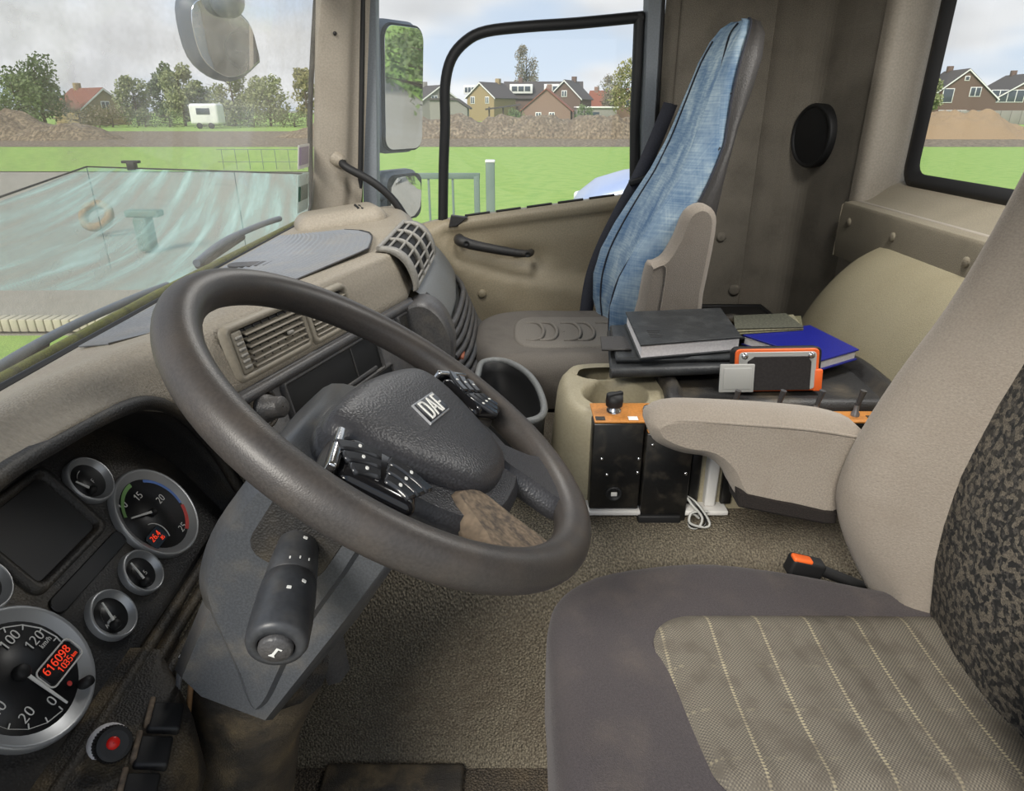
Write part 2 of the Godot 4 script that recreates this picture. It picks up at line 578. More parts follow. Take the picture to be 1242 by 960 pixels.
func make_shell():
	# ---------------- floor and engine tunnel
	var fl := structure("floor", "worn dark floor mat of the truck cab", Vector3(0, -0.06, 0))
	var st := mb()
	box(st, Vector3(-0.80, -0.06, -1.08), Vector3(1.12, 0.0, 1.08))
	obj("floor_mat", st, M.mat, fl)
	var secs := []
	for x in [-0.74, -0.3, 0.1, 0.5, 1.0]:
		var pr := []
		for p in curve([Vector2(0.42, 0.0), Vector2(0.395, 0.06), Vector2(0.365, 0.20), Vector2(0.335, 0.285), Vector2(0.28, 0.345), Vector2(0.2, 0.385), Vector2(0.08, 0.4), Vector2(-0.28, 0.4), Vector2(-0.36, 0.37), Vector2(-0.41, 0.28), Vector2(-0.44, 0.0)], 4):
			pr.append(Vector3(x, p.y, p.x))
		secs.append(pr)
	st = mb()
	loft(st, secs)
	obj("engine_tunnel", st, M.carpet, fl)
	# rubber pad lying at the pedals
	st = mb()
	rbox(st, at(-0.22, 0.008, 0.50), Vector3(0.26, 0.016, 0.16), 0.007, 1)
	obj("pedal_mat", st, M.dusty, fl)

	# ---------------- ceiling, headers
	var ce := structure("ceiling", "pale headliner of the truck cab")
	st = mb()
	box(st, Vector3(-0.60, 1.60, -1.10), Vector3(1.20, 1.66, 1.10))
	obj("headliner", st, M.trim, ce)
	# two unseen fill lamps, added to brighten the cab interior
	for k in 2:
		var p: Vector3 = [Vector3(-0.12, 1.588, -0.42), Vector3(0.86, 1.588, 0.0)][k]
		var lp := thing("fill_lamp", ["added white fill lamp on the headliner above the dashboard", "added white fill lamp on the headliner above the rear wall"][k], "lamp", p, "added cab fill lamps")
		var ls := mb()
		rbox(ls, Transform3D(Basis(), p), Vector3(0.36, 0.02, 0.36), 0.008, 2)
		obj("fill_lamp_body", ls, M.white, lp)
		ls = mb()
		box(ls, p + Vector3(-0.15, -0.014, -0.15), p + Vector3(0.15, -0.0095, 0.15), 0.002)
		obj("fill_lamp_lens", ls, M.fill_lens, lp)
		var al := AreaLight3D.new()
		al.name = "fill_light"
		lp.add_child(al)
		al.position = Vector3(0, -0.02, 0)
		al.rotation_degrees = Vector3(-90, 0, 0)
		al.area_size = Vector2(0.3, 0.3)
		al.light_energy = [0.5, 0.8][k]
		al.light_color = Color(1.0, 0.99, 0.97)
		al.area_range = 8.0
		al.shadow_enabled = true
	var wf := structure("wall_front", "bulkhead under and above the windscreen")
	st = mb()
	box(st, Vector3(-0.84, -0.06, -1.08), Vector3(-0.74, 0.72, 1.08))
	obj("bulkhead", st, M.black, wf)
	st = mb()
	box(st, Vector3(-0.60, 1.52, -1.08), Vector3(-0.48, 1.62, 1.08))
	obj("header", st, M.trim, wf)
	# ---------------- wall on the driver's side: the door stands open
	var wl := structure("wall_left", "cab side round the open driver's door")
	st = mb()
	box(st, Vector3(0.62, 0.0, 1.04), Vector3(1.14, 1.62, 1.10))
	obj("rear_quarter", st, M.wall, wl)
	st = mb()
	tube(st, [Vector3(-0.68, 0.72, 1.06), Vector3(-0.63, 1.0, 1.06), Vector3(-0.55, 1.6, 1.06)], 0.05)
	obj("pillar", st, M.trim, wl)
	st = mb()
	box(st, Vector3(-0.55, 1.52, 1.04), Vector3(0.62, 1.62, 1.10))
	obj("door_header", st, M.trim, wl)

	# ---------------- wall on the passenger side behind the door, with the rounded corner
	var wr := structure("wall_right", "felt covered side wall and corner behind the passenger seat")
	var plan := [Vector2(0.47, -1.05), Vector2(0.55, -1.06)]
	plan.append(Vector2(0.90, -1.065))
	for k in 9:
		var a := PI / 2 * k / 8
		plan.append(Vector2(0.90 + 0.08 * sin(a), -0.985 - 0.08 * cos(a)))
	plan.append(Vector2(1.005, -0.70))
	secs = []
	for y in [0.0, 0.5, 1.0, 1.62]:
		var row := []
		for p in plan: row.append(Vector3(p.x, y, p.y))
		secs.append(row)
	for y in [1.62, 0.0]:
		var row := []
		for p in plan: row.append(Vector3(p.x + (0.06 if p.y > -1.0 else 0.02), y, p.y - 0.06))
		secs.append(row)
	st = mb()
	loft(st, secs, false, -1)
	obj("felt_panel", st, M.wall, wr)
	st = mb()
	box(st, Vector3(-0.56, 1.52, -1.10), Vector3(0.50, 1.62, -1.04))
	obj("door_header", st, M.trim, wr)
	# raised panel with its edges behind the seat and the flute in the corner
	st = mb()
	prism(st, [Vector2(0.52, 0.46), Vector2(0.80, 0.44), Vector2(0.82, 0.50), Vector2(0.815, 1.56), Vector2(0.52, 1.56)], 0.014, 0.005, at(0, 0, -1.052))
	obj("side_panel", st, M.wall, wr)
	for b in [[0.725, 0.735, 0.016], [0.795, 0.548, 0.020], [0.60, 0.50, 0.018], [0.66, 1.20, 0.010]]:
		st = mb()
		lathe(st, [Vector2(0.001, 0.008), Vector2(b[2] * 0.6, 0.008), Vector2(b[2], 0.004), Vector2(b[2], -0.002)], Transform3D(Basis(Vector3.RIGHT, PI / 2), Vector3(b[0], b[1], -1.043)), 16)
		obj("panel_button", st, M.wall, wr)

	# ---------------- rear wall round the back window
	var hp2 := structure("trim_2", "beige padded hump over the engine below the rear window")
	var wb := structure("wall_rear", "rear cab wall with deep window reveal")
	st = mb()
	box(st, Vector3(1.0, 0.0, -0.75), Vector3(1.13, 0.90, 1.08))
	box(st, Vector3(1.0, 1.50, -0.75), Vector3(1.13, 1.62, 1.08))
	box(st, Vector3(1.0, 0.90, 0.85), Vector3(1.13, 1.50, 1.08))
	obj("rear_panel", st, M.trim, wb)
	# curved reveal at the passenger end
	secs = []
	for y in [0.86, 1.1, 1.3, 1.52]:
		var row := []
		for p in curve([Vector2(0.995, -0.74), Vector2(1.0, -0.705), Vector2(1.03, -0.69), Vector2(1.10, -0.705), Vector2(1.14, -0.72)], 4): row.append(Vector3(p.x, y, p.y))
		secs.append(row)
	st = mb()
	loft(st, secs)
	obj("window_reveal", st, M.trim, wb)
	# sloped sill and the ledge in front of it
	secs = []
	for z in [-0.72, 0.0, 1.0]:
		var row := []
		for p in curve([Vector2(1.14, 0.955), Vector2(1.09, 0.94), Vector2(1.03, 0.905), Vector2(0.985, 0.895), Vector2(0.972, 0.885), Vector2(0.968, 0.80), Vector2(0.972, 0.74)], 4): row.append(Vector3(p.x, p.y, z))
		secs.append(row)
	st = mb()
	loft(st, secs, false, 0)
	loft(st, [[Vector3(0.968, 0.74, -0.72), Vector3(0.968, 0.888, -0.72)], [Vector3(1.02, 0.74, -0.72), Vector3(1.02, 0.905, -0.72)]], false, -1)
	obj("ledge", st, M.ledge, wb)
	for z in [-0.66, -0.42, -0.12]:
		st = mb()
		lathe(st, [Vector2(0.001, 0.0045), Vector2(0.008, 0.004), Vector2(0.012, 0.001), Vector2(0.012, -0.003)], Transform3D(Basis(Vector3.FORWARD, -PI / 2), Vector3(0.968, 0.845, z)), 16)
		obj("ledge_button", st, M.ledge, wb)
	# hump over the engine, padded
	secs = []
	for k in 25:
		var z := lerpf(-0.585, 0.85, pow(k / 24.0, 1.6))
		var e := clampf((z + 0.59) / 0.15, 0.0, 1.0)
		var sc := sqrt(1.0 - pow(1.0 - e, 2.0))
		var row := []
		for p in curve([Vector2(0.75, 0.36), Vector2(0.755, 0.46), Vector2(0.785, 0.58), Vector2(0.84, 0.69), Vector2(0.905, 0.77), Vector2(0.96, 0.81), Vector2(1.0, 0.825)], 5):
			row.append(Vector3(lerpf(1.0, p.x, 0.25 + 0.75 * sc), lerpf(0.52, p.y, 0.3 + 0.7 * sc) if p.y > 0.52 else p.y, z))
		secs.append(row)
	st = mb()
	loft(st, secs)
	fan(st, secs[0] + [Vector3(1.0, 0.36, -0.585)])
	obj("engine_hump", st, M.hump, hp2)

	# ---------------- back window
	var w3 := structure("window_3", "rear cab window in a black rubber frame")
	st = mb()
	var ring := []
	for p in rrect(1.50, 0.60, 0.05, 4): ring.append(Vector3(1.125, 1.245 + p.y, 0.065 + p.x))
	var rin := []
	for p in rrect(1.42, 0.53, 0.035, 4): rin.append(Vector3(1.125, 1.245 + p.y, 0.065 + p.x))
	var lip := []
	var lip2 := []
	for k in ring.size():
		lip.append(ring[k] + Vector3(-0.018, 0, 0))
		lip2.append(ring[k].lerp(rin[k], 0.55) + Vector3(-0.022, 0, 0))
	loft(st, [ring, lip, lip2, rin], true)
	obj("window_frame", st, M.rubber, w3)
	st = mb()
	quad(st, Vector3(1.13, 0.97, -0.66), Vector3(1.13, 0.97, 0.79), Vector3(1.13, 1.52, 0.79), Vector3(1.13, 1.52, -0.66))
	obj("pane", st, M.glass, w3)

	# ---------------- windscreen
	var w1 := structure("window_1", "dusty windscreen with painted reflection haze and a black edge")
	secs = []
	for k in 9:
		var z := lerpf(-0.965, 1.04, k / 8.0)
		var bend := 0.03 * pow(absf(z), 6)
		secs.append([Vector3(-0.685 + bend, 0.79, z), Vector3(-0.63 + bend, 1.17, z), Vector3(-0.555 + bend, 1.56, z)])
	st = mb()
	loft(st, secs)
	obj("pane", st, M.screenglass, w1)
	st = mb()
	var seal := curve([Vector3(-0.555, 1.55, -0.962), Vector3(-0.625, 1.17, -0.965), Vector3(-0.655, 0.90, -0.965), Vector3(-0.66, 0.845, -0.955), Vector3(-0.668, 0.812, -0.915), Vector3(-0.672, 0.806, -0.80), Vector3(-0.678, 0.805, 0.0), Vector3(-0.678, 0.805, 1.0)], 5)
	tube(st, seal, 0.008, 8)
	obj("edge_seal", st, M.rubber, w1)
	st = mb()
	loft(st, [[Vector3(-0.69, 0.800, -0.95), Vector3(-0.74, 0.770, -0.95)], [Vector3(-0.69, 0.800, 1.0), Vector3(-0.74, 0.770, 1.0)]])
	obj("scuttle", st, M.rubber, w1)
	st = mb()
	tube(st, [Vector3(-0.705, 0.80, -0.95), Vector3(-0.71, 0.805, 0.0), Vector3(-0.705, 0.80, 1.0)], 0.009, 6)
	obj("mossy_seal", st, M.moss, w1)

	# ---------------- passenger door
	var d1 := structure("door_1", "passenger door with beige moulded lining and black grab handle", Vector3(0, 0, -1.03))
	secs = []
	for i in 49:
		var x := lerpf(-0.56, 0.50, i / 48.0)
		var row := []
		for j in 41: 
			var y := lerpf(0.0, sill_y(x), j / 40.0)
			row.append(Vector3(x, y, door_z(x, y)))
		row.append(Vector3(x, sill_y(x) + 0.002, -1.045))
		row.append(Vector3(x, 0.0, -1.06))
		secs.append(row)
	st = mb()
	loft(st, secs)
	obj("door_lining", st, M.door, d1)
	# dark weather strip along the sill, in short lengths
	for k in 5:
		var x0 := -0.16 + k * 0.105
		st = mb()
		tube(st, [Vector3(x0, sill_y(x0) + 0.004, -1.03), Vector3(x0 + 0.085, sill_y(x0 + 0.085) + 0.004, -1.03)], 0.0045, 6)
		obj("weather_strip", st, M.rubber, d1)
	# little speaker corner at the front of the sill
	st = mb()
	prism(st, [Vector2(-0.215, 0.775), Vector2(-0.205, 0.815), Vector2(-0.15, 0.808), Vector2(-0.185, 0.778)], 0.03, 0.004, at(0, 0, -1.01))
	obj("corner_cover", st, M.black, d1)
	st = mb()
	var hp := curve([Vector3(-0.180, 0.735, -1.0), Vector3(-0.170, 0.735, -0.965), Vector3(-0.12, 0.722, -0.955), Vector3(0.0, 0.70, -0.955), Vector3(0.055, 0.694, -0.962), Vector3(0.066, 0.692, -1.0)], 5)
	var hr := []
	for k in hp.size(): hr.append(0.0155 + 0.004 * cos(PI * k / (hp.size() - 1.0)))
	tube(st, hp, hr, 12)
	var gh := obj("grab_handle", st, M.black, d1)
	for p in [Vector3(-0.152, 0.732, -0.940), Vector3(0.052, 0.694, -0.947)]:
		st = mb()
		lathe(st, [Vector2(0.001, 0.0), Vector2(0.006, 0.002), Vector2(0.008, 0.004), Vector2(0.010, 0.0)], Transform3D(Basis(Vector3.RIGHT, PI / 2), p), 12)
		obj("screw_recess", st, M.hole, gh)
	st = mb()
	lathe(st, [Vector2(0.001, 0.007), Vector2(0.011, 0.006), Vector2(0.015, 0.002), Vector2(0.015, -0.003)], Transform3D(Basis(Vector3.RIGHT, PI / 2), Vector3(-0.104, 0.55, -0.982)), 16)
	obj("lining_button", st, M.door, d1)
	# window frame of the door
	st = mb()
	var fp := curve([Vector3(-0.236, 0.79, -1.03), Vector3(-0.226, 0.974, -1.03), Vector3(-0.216, 1.1, -1.03), Vector3(-0.212, 1.209, -1.03), Vector3(-0.19, 1.286, -1.03), Vector3(-0.143, 1.336, -1.03), Vector3(-0.079, 1.363, -1.03), Vector3(0.048, 1.376, -1.03), Vector3(0.199, 1.385, -1.03), Vector3(0.40, 1.402, -1.03)], 4)
	tube(st, fp, 0.0165, 8)
	tube(st, [Vector3(0.388, 1.41, -1.03), Vector3(0.397, 1.1, -1.03), Vector3(0.412, 0.87, -1.03)], 0.0165, 8)
	obj("window_frame", st, M.rubber, d1)
	st = mb()
	loft(st, [[Vector3(0.405, 0.0, -1.04), Vector3(0.425, 0.0, -1.01), Vector3(0.462, 0.0, -1.01), Vector3(0.47, 0.0, -1.05)], [Vector3(0.425, 0.87, -1.04), Vector3(0.432, 0.87, -1.01), Vector3(0.462, 0.87, -1.01), Vector3(0.475, 0.87, -1.05)], [Vector3(0.395, 1.55, -1.04), Vector3(0.405, 1.55, -1.01), Vector3(0.445, 1.55, -1.01), Vector3(0.465, 1.55, -1.05)]], false, -1)
	obj("rear_frame", st, M.frame, d1)
	st = mb()
	tube(st, [Vector3(0.472, 0.80, -1.03), Vector3(0.462, 1.2, -1.03), Vector3(0.452, 1.55, -1.03)], 0.010, 8)
	obj("rear_seal", st, M.rubber, d1)
	st = mb()
	loft(st, [[Vector3(-0.515, 0.74, -1.05), Vector3(-0.51, 0.74, -1.03), Vector3(-0.465, 0.74, -1.03), Vector3(-0.46, 0.74, -1.06)], [Vector3(-0.455, 1.55, -1.05), Vector3(-0.45, 1.55, -1.03), Vector3(-0.405, 1.55, -1.03), Vector3(-0.40, 1.55, -1.06)]], false, -1)
	obj("front_frame", st, M.frame, d1)
	var w2 := structure("window_2", "passenger door glass", Vector3(0, 0.8, -1.04))
	st = mb()
	quad(st, Vector3(-0.46, 0.74, -1.04), Vector3(0.42, 0.87, -1.04), Vector3(0.42, 1.55, -1.04), Vector3(-0.42, 1.55, -1.04))
	obj("pane", st, M.glass, w2)

	# ---------------- lining of the pillar between windscreen and door
	var t1 := structure("trim_1", "beige pillar lining between windscreen and passenger door")
	secs = []
	for k in 9:
		var y := lerpf(0.74, 1.56, k / 8.0)
		var dx := (y - 0.817) * 0.129
		var flare := 0.03 * smoothstep(0.95, 0.80, y)
		var row := []
		for p in curve([Vector2(-0.662, -0.985), Vector2(-0.655, -0.955), Vector2(-0.63, -0.945), Vector2(-0.56, -0.958), Vector2(-0.545, -0.985), Vector2(-0.525, -0.995), Vector2(-0.505, -1.005)], 3): row.append(Vector3(p.x + dx, y, p.y + flare))
		secs.append(row)
	st = mb()
	loft(st, secs)
	obj("pillar_lining", st, M.trim, t1)
	st = mb()
	tube(st, [Vector3(-0.517, 0.76, -1.0), Vector3(-0.435, 1.55, -1.0)], 0.009, 8)
	obj("door_seal", st, M.rubber, t1)
	for p in [Vector3(-0.526, 1.35, -0.946), Vector3(-0.585, 0.905, -0.946)]:
		st = mb()
		lathe(st, [Vector2(0.001, 0.005), Vector2(0.005, 0.004), Vector2(0.006, -0.002)], Transform3D(Basis(Vector3.RIGHT, PI / 2), p), 12)
		obj("screw", st, M.black, t1)

func face_x(z: float) -> float:
	return -0.443 + (0.36 - z) * 0.33 if z > -0.24 else -0.245

# frame of the angled centre fascia: x to the passenger side, y up the panel, z out of it
func fas(x := 0.0, y := 0.0, h := 0.0) -> Transform3D:
	var b := Basis(Vector3(0.3134, 0, -0.9496), Vector3(-0.2194, 0.973, -0.0724), Vector3(0.9239, 0.231, 0.3049)).orthonormalized()
	return Transform3D(b, Vector3(-0.30985, 0.60, 0.055)) * at(x, y, h)

func pad_section(s: Array, n := 4) -> Array:
	var z: float = s[0]
	var l := Vector2(s[1], s[2])
	var c := Vector2(s[3], s[4])
	var pts := [Vector2(-0.69, 0.795), Vector2(-0.655, 0.815), Vector2(-0.655, 0.815).lerp(c, 0.5), c, c.lerp(l, 0.3) + Vector2(0.014, 0.012), c.lerp(l, 0.7) + Vector2(0.010, 0.004), l, l + Vector2(-0.03, -0.014)]
	var out := []
	for p in curve(pts, n): out.append(Vector3(p.x, p.y, z))
	return out

func make_dash():
	var d := thing("dashboard", "beige and charcoal wraparound truck dashboard under the windscreen", "dashboard", Vector3(-0.5, 0.3, 0))
	var st := mb()
	var stations := [[1.02, -0.43, 0.73, -0.51, 0.81], [0.92, -0.460, 0.806, -0.52, 0.842], [0.84, -0.462, 0.850, -0.525, 0.868], [0.75, -0.457, 0.848, -0.53, 0.872], [0.68, -0.464, 0.840, -0.532, 0.869], [0.62, -0.468, 0.831, -0.535, 0.866], [0.55, -0.474, 0.814, -0.535, 0.860], [0.48, -0.480, 0.788, -0.53, 0.852], [0.42, -0.474, 0.756, -0.525, 0.846]]
	var zz := 0.37
	while zz > -0.27:
		var f := face_x(zz)
		stations.append([zz, f + 0.002, 0.735, f - 0.058, 0.842])
		zz -= 0.05
	stations += [[-0.30, -0.247, 0.74, -0.305, 0.838], [-0.64, -0.247, 0.745, -0.31, 0.838], [-0.80, -0.25, 0.75, -0.36, 0.845], [-0.97, -0.30, 0.76, -0.40, 0.85]]
	var secs := []
	for s in stations: secs.append(pad_section(s))
	loft(st, secs)
	obj("top_pad", st, M.beige, d)
	# ribbed tray let into the top
	secs = []
	for k in 21:
		var z := lerpf(0.36, -0.575, k / 20.0)
		var x1 := (face_x(z) - 0.085) if z > -0.24 else lerpf(-0.33, -0.37, (-0.24 - z) / 0.33)
		x1 -= 0.10 * pow(absf((z + 0.1) / 0.48), 8)
		var row := []
		for j in 81:
			var u := j / 80.0
			var x := lerpf(-0.645, x1, u)
			row.append(Vector3(x, lerpf(0.818, 0.845, (x + 0.655) / 0.3) + 0.003 + 0.0014 * sin(u * 80.0 * PI / 2.0), z))
		secs.append(row)
	st = mb()
	loft(st, secs)
	var tr := obj("ribbed_tray", st, M.tray, d)
	st = mb()
	var rim_pts := []
	for s in secs: rim_pts.append(s[80])
	tube(st, rim_pts, 0.0022, 6)
	obj("tray_edge", st, M.black, tr)
	st = mb()
	prism(st, rrect(0.11, 0.045, 0.02), 0.004, 0.001, Transform3D(Basis(Vector3.UP, 0.2) * Basis(Vector3.RIGHT, -PI / 2), Vector3(-0.575, 0.828, -0.18)))
	obj("sensor_cover", st, M.fascia, tr)
	# domed end with the demister vent by the door
	st = mb()
	rbox(st, Transform3D(Basis(Vector3.FORWARD, -0.12) * Basis(Vector3.UP, 0.35), Vector3(-0.528, 0.815, -0.80)), Vector3(0.275, 0.10, 0.22), 0.048, 4)
	var dome := obj("corner_dome", st, M.beige, d)
	for k in 7:
		var a := lerpf(-0.7, 0.75, k / 6.0)
		st = mb()
		rbox(st, Transform3D(Basis(Vector3.UP, 0.35) * Basis(Vector3.FORWARD, 0.12 * k), Vector3(-0.470 + 0.0115 * k, 0.866 - 0.0017 * k * k, -0.780)), Vector3(0.006, 0.020, 0.075), 0.0015, 1)
		obj("demister_slot", st, M.hole, dome)
	# two centre vents in the beige face, in fascia coordinates
	for v in [[-0.195, 0.195, 0.185, 0.076], [-0.018, 0.190, 0.13, 0.070]]:
		var vx: float = v[0]
		var vy: float = v[1]
		var w: float = v[2]
		var hh: float = v[3]
		st = mb()
		rbox(st, fas(vx, vy, -0.004), Vector3(w - 0.006, hh - 0.006, 0.014), 0.003, 1)
		var vent := obj("air_vent", st, M.hole, d)
		st = mb()
		var o1 := []
		var o2 := []
		var i1 := []
		var i0 := []
		for p in rrect(w + 0.022, hh + 0.022, 0.016): o1.append(fas(vx, vy, 0.002) * Vector3(p.x, p.y, 0))
		for p in rrect(w + 0.012, hh + 0.012, 0.014): o2.append(fas(vx, vy, 0.012) * Vector3(p.x, p.y, 0))
		for p in rrect(w - 0.004, hh - 0.004, 0.006): i1.append(fas(vx, vy, 0.012) * Vector3(p.x, p.y, 0))
		for p in rrect(w - 0.006, hh - 0.006, 0.006): i0.append(fas(vx, vy, 0.0) * Vector3(p.x, p.y, 0))
		loft(st, [o1, o2, i1, i0], true)
		obj("vent_frame", st, M.vent, vent)
		var first := -w / 2 + (0.034 if w > 0.15 else 0.004)
		for k in 6:
			st = mb()
			rbox(st, fas(vx + (first + w / 2) / 2, vy - hh / 2 + 0.010 + k * (hh - 0.016) / 5.6, 0.006) * Transform3D(Basis(Vector3.RIGHT, 0.5), Vector3.ZERO), Vector3(w / 2 - first - 0.004, 0.0028, 0.014), 0.001, 1)
			obj("vent_fin", st, M.vent, vent)
		for k in 7:
			st = mb()
			rbox(st, fas(vx + lerpf(first + 0.012, w / 2 - 0.012, k / 6.0), vy, 0.0035), Vector3(0.0025, hh - 0.008, 0.004), 0.001, 1)
			obj("vent_blade", st, M.black, vent)
		st = mb()
		rbox(st, fas(vx + 0.045, vy - 0.004, 0.014), Vector3(0.014, 0.007, 0.008), 0.003, 2)
		obj("vent_tab", st, M.greyvent, vent)
		if w > 0.15:
			st = mb()
			rbox(st, fas(vx - w / 2 + 0.017, vy, 0.008), Vector3(0.026, hh - 0.006, 0.008), 0.004, 2)
			obj("vent_cheek", st, M.vent, vent)
			for k in 6:
				st = mb()
				rbox(st, fas(vx - w / 2 + 0.017, vy - 0.024 + k * 0.0096, 0.013), Vector3(0.014, 0.0055, 0.007), 0.002, 1)
				obj("thumb_wheel_rib", st, M.greyvent, vent)
	# curved vent on the passenger side
	var prof := curve([Vector2(-0.318, 0.842), Vector2(-0.285, 0.838), Vector2(-0.255, 0.815), Vector2(-0.238, 0.775), Vector2(-0.236, 0.748)], 3)
	st = mb()
	secs = []
	for z in [-0.255, -0.45, -0.64]:
		var row := []
		for p in prof: row.append(Vector3(p.x + 0.004, p.y + 0.003, z))
		secs.append(row)
	loft(st, secs)
	var pv := obj("air_vent", st, M.hole, d)
	for z in [-0.255, -0.375, -0.50, -0.64]:
		st = mb()
		secs = []
		for p in prof:
			var w := 0.006 if z > -0.6 and z < -0.3 else 0.016
			secs.append([Vector3(p.x + 0.004, p.y + 0.002, z - w), Vector3(p.x + 0.014, p.y + 0.010, z - w), Vector3(p.x + 0.014, p.y + 0.010, z + w), Vector3(p.x + 0.004, p.y + 0.002, z + w)])
		loft(st, secs, true, 0, true)
		obj("vent_bar", st, M.greyvent, pv)
	for k in prof.size():
		if k % 2 == 1: continue
		var p: Vector2 = prof[k]
		st = mb()
		tube(st, [Vector3(p.x + 0.009, p.y + 0.007, -0.25), Vector3(p.x + 0.009, p.y + 0.007, -0.645)], 0.006 if (k == 0 or k == prof.size() - 1) else 0.0032, 6)
		obj("vent_fin", st, M.greyvent, pv)

	# ---------------- dark centre fascia
	st = mb()
	secs = []
	for y in [0.142, 0.138, -0.05, -0.20, -0.42]:
		var row := []
		for x in [-0.335, -0.325, -0.22, 0.1, 0.30, 0.31]:
			var e := 0.0 if absf(x + 0.0125) < 0.315 and y < 0.14 else -0.02
			row.append(fas(x, y, 0.010 + e) * Vector3.ZERO)
		secs.append(row)
	loft(st, secs)
	obj("centre_fascia", st, M.fascia, d)
	st = mb()
	rbox(st, fas(-0.02, 0.128, 0.012), Vector3(0.62, 0.018, 0.02), 0.008, 2)
	obj("fascia_rail", st, M.fascia, d)
	for s in [[-0.058, 0.076, 0.305, 0.074], [0.03, 0.006, 0.19, 0.050], [-0.245, 0.02, 0.085, 0.035], [0.235, 0.09, 0.06, 0.045]]:
		var open: bool = s[2] > 0.1
		st = mb()
		rbox(st, fas(s[0], s[1], 0.008), Vector3(s[2], s[3], 0.012), 0.003, 1)
		var slot := obj("radio_slot" if open else "switch", st, M.hole if open else M.black, d)
		st = mb()
		var a1 := []
		var a2 := []
		var a3 := []
		var a4 := []
		for p in rrect(s[2] + 0.016, s[3] + 0.016, 0.007): a1.append(fas(s[0], s[1], 0.008) * Vector3(p.x, p.y, 0))
		for p in rrect(s[2] + 0.010, s[3] + 0.010, 0.006): a2.append(fas(s[0], s[1], 0.019) * Vector3(p.x, p.y, 0))
		for p in rrect(s[2] + 0.001, s[3] + 0.001, 0.004): a3.append(fas(s[0], s[1], 0.019) * Vector3(p.x, p.y, 0))
		for p in rrect(s[2], s[3], 0.004): a4.append(fas(s[0], s[1], 0.008) * Vector3(p.x, p.y, 0))
		loft(st, [a1, a2, a3, a4], true)
		obj("slot_frame", st, M.fascia, slot)
		if s[2] > 0.25:
			st = mb()
			rbox(st, fas(0.0, 0.076, 0.0145), Vector3(0.003, 0.07, 0.003), 0.001, 1)
			rbox(st, fas(-0.03, 0.046, 0.015), Vector3(0.20, 0.008, 0.006), 0.002, 1)
			obj("slot_divider", st, M.fascia, slot)
	# rotary light knob and the round socket
	st = mb()
	var kx := fas(-0.272, 0.098, 0.010) * Transform3D(Basis(Vector3.RIGHT, PI / 2), Vector3.ZERO)
	lathe(st, [Vector2(0.036, 0.0), Vector2(0.034, 0.006), Vector2(0.029, 0.008), Vector2(0.027, 0.004)], kx, 28)
	var kb := obj("knob_collar", st, M.dusty, d)
	st = mb()
	lathe(st, [Vector2(0.024, 0.002), Vector2(0.022, 0.016), Vector2(0.0185, 0.018), Vector2(0.0175, 0.040), Vector2(0.015, 0.043), Vector2(0.001, 0.0425)], kx, 28)
	obj("rotary_knob", st, M.fascia, kb)
	st = mb()
	var rx := fas(0.283, -0.055, 0.010) * Transform3D(Basis(Vector3.RIGHT, PI / 2), Vector3.ZERO)
	lathe(st, [Vector2(0.040, 0.0), Vector2(0.039, 0.008), Vector2(0.034, 0.010), Vector2(0.032, 0.006), Vector2(0.030, 0.018), Vector2(0.022, 0.030), Vector2(0.001, 0.034)], rx, 28)
	var sk := obj("round_socket", st, M.black, d)
	st = mb()
	rbox(st, rx * at(0.004, 0.036, -0.012), Vector3(0.024, 0.008, 0.012), 0.003, 1)
	obj("socket_latch", st, M.metal, sk)
	# arched hood at the end of the centre stack
	st = mb()
	prism(st, curve([Vector2(-0.29, 0.56), Vector2(-0.275, 0.69), Vector2(-0.24, 0.728), Vector2(-0.205, 0.735), Vector2(-0.172, 0.715), Vector2(-0.148, 0.675), Vector2(-0.138, 0.62), Vector2(-0.15, 0.52)], 4), 0.10, 0.006, at(0, 0, -0.232), true)
	obj("arched_hood", st, M.fascia, d)

	# ---------------- passenger side: smooth lid, ribbed grille, lower body
	st = mb()
	secs = []
	for z in [-0.285, -0.30, -0.6, -0.90, -0.97]:
		var off := 0.0
		if z < -0.85: off = (-0.85 - z) * 0.5
		var row := []
		for p in curve([Vector2(-0.262, 0.742), Vector2(-0.238, 0.742), Vector2(-0.212, 0.72), Vector2(-0.180, 0.675), Vector2(-0.163, 0.635), Vector2(-0.17, 0.625)], 4): row.append(Vector3(p.x - off, p.y, z))
		secs.append(row)
	loft(st, secs)
	obj("glove_lid", st, M.glove, d)
	for k in 7:
		var f := k / 6.0
		st = mb()
		tube(st, curve([Vector3(-0.172 + 0.050 * f, 0.622 - 0.125 * f, -0.31), Vector3(-0.152 + 0.052 * f, 0.622 - 0.128 * f, -0.45), Vector3(-0.152 + 0.052 * f, 0.622 - 0.128 * f, -0.75), Vector3(-0.19 + 0.05 * f, 0.622 - 0.125 * f, -0.93)], 3), 0.0085, 8)
		obj("grille_rib", st, M.fascia if k != 5 else M.shroud, d)
	st = mb()
	rbox(st, Transform3D(Basis(Vector3.FORWARD, 0.4), Vector3(-0.139, 0.53, -0.36)), Vector3(0.012, 0.05, 0.05), 0.005, 2)
	obj("orange_marker", st, surf(c8(176, 104, 76), 0.6, {grain = 0.2}), d)
	st = mb()
	rbox(st, Transform3D(Basis(Vector3.FORWARD, 0.75), Vector3(-0.209, 0.721, -0.325)), Vector3(0.012, 0.002, 0.018), 0.0008, 1)
	obj("lid_mark", st, M.black, d)
	secs = []
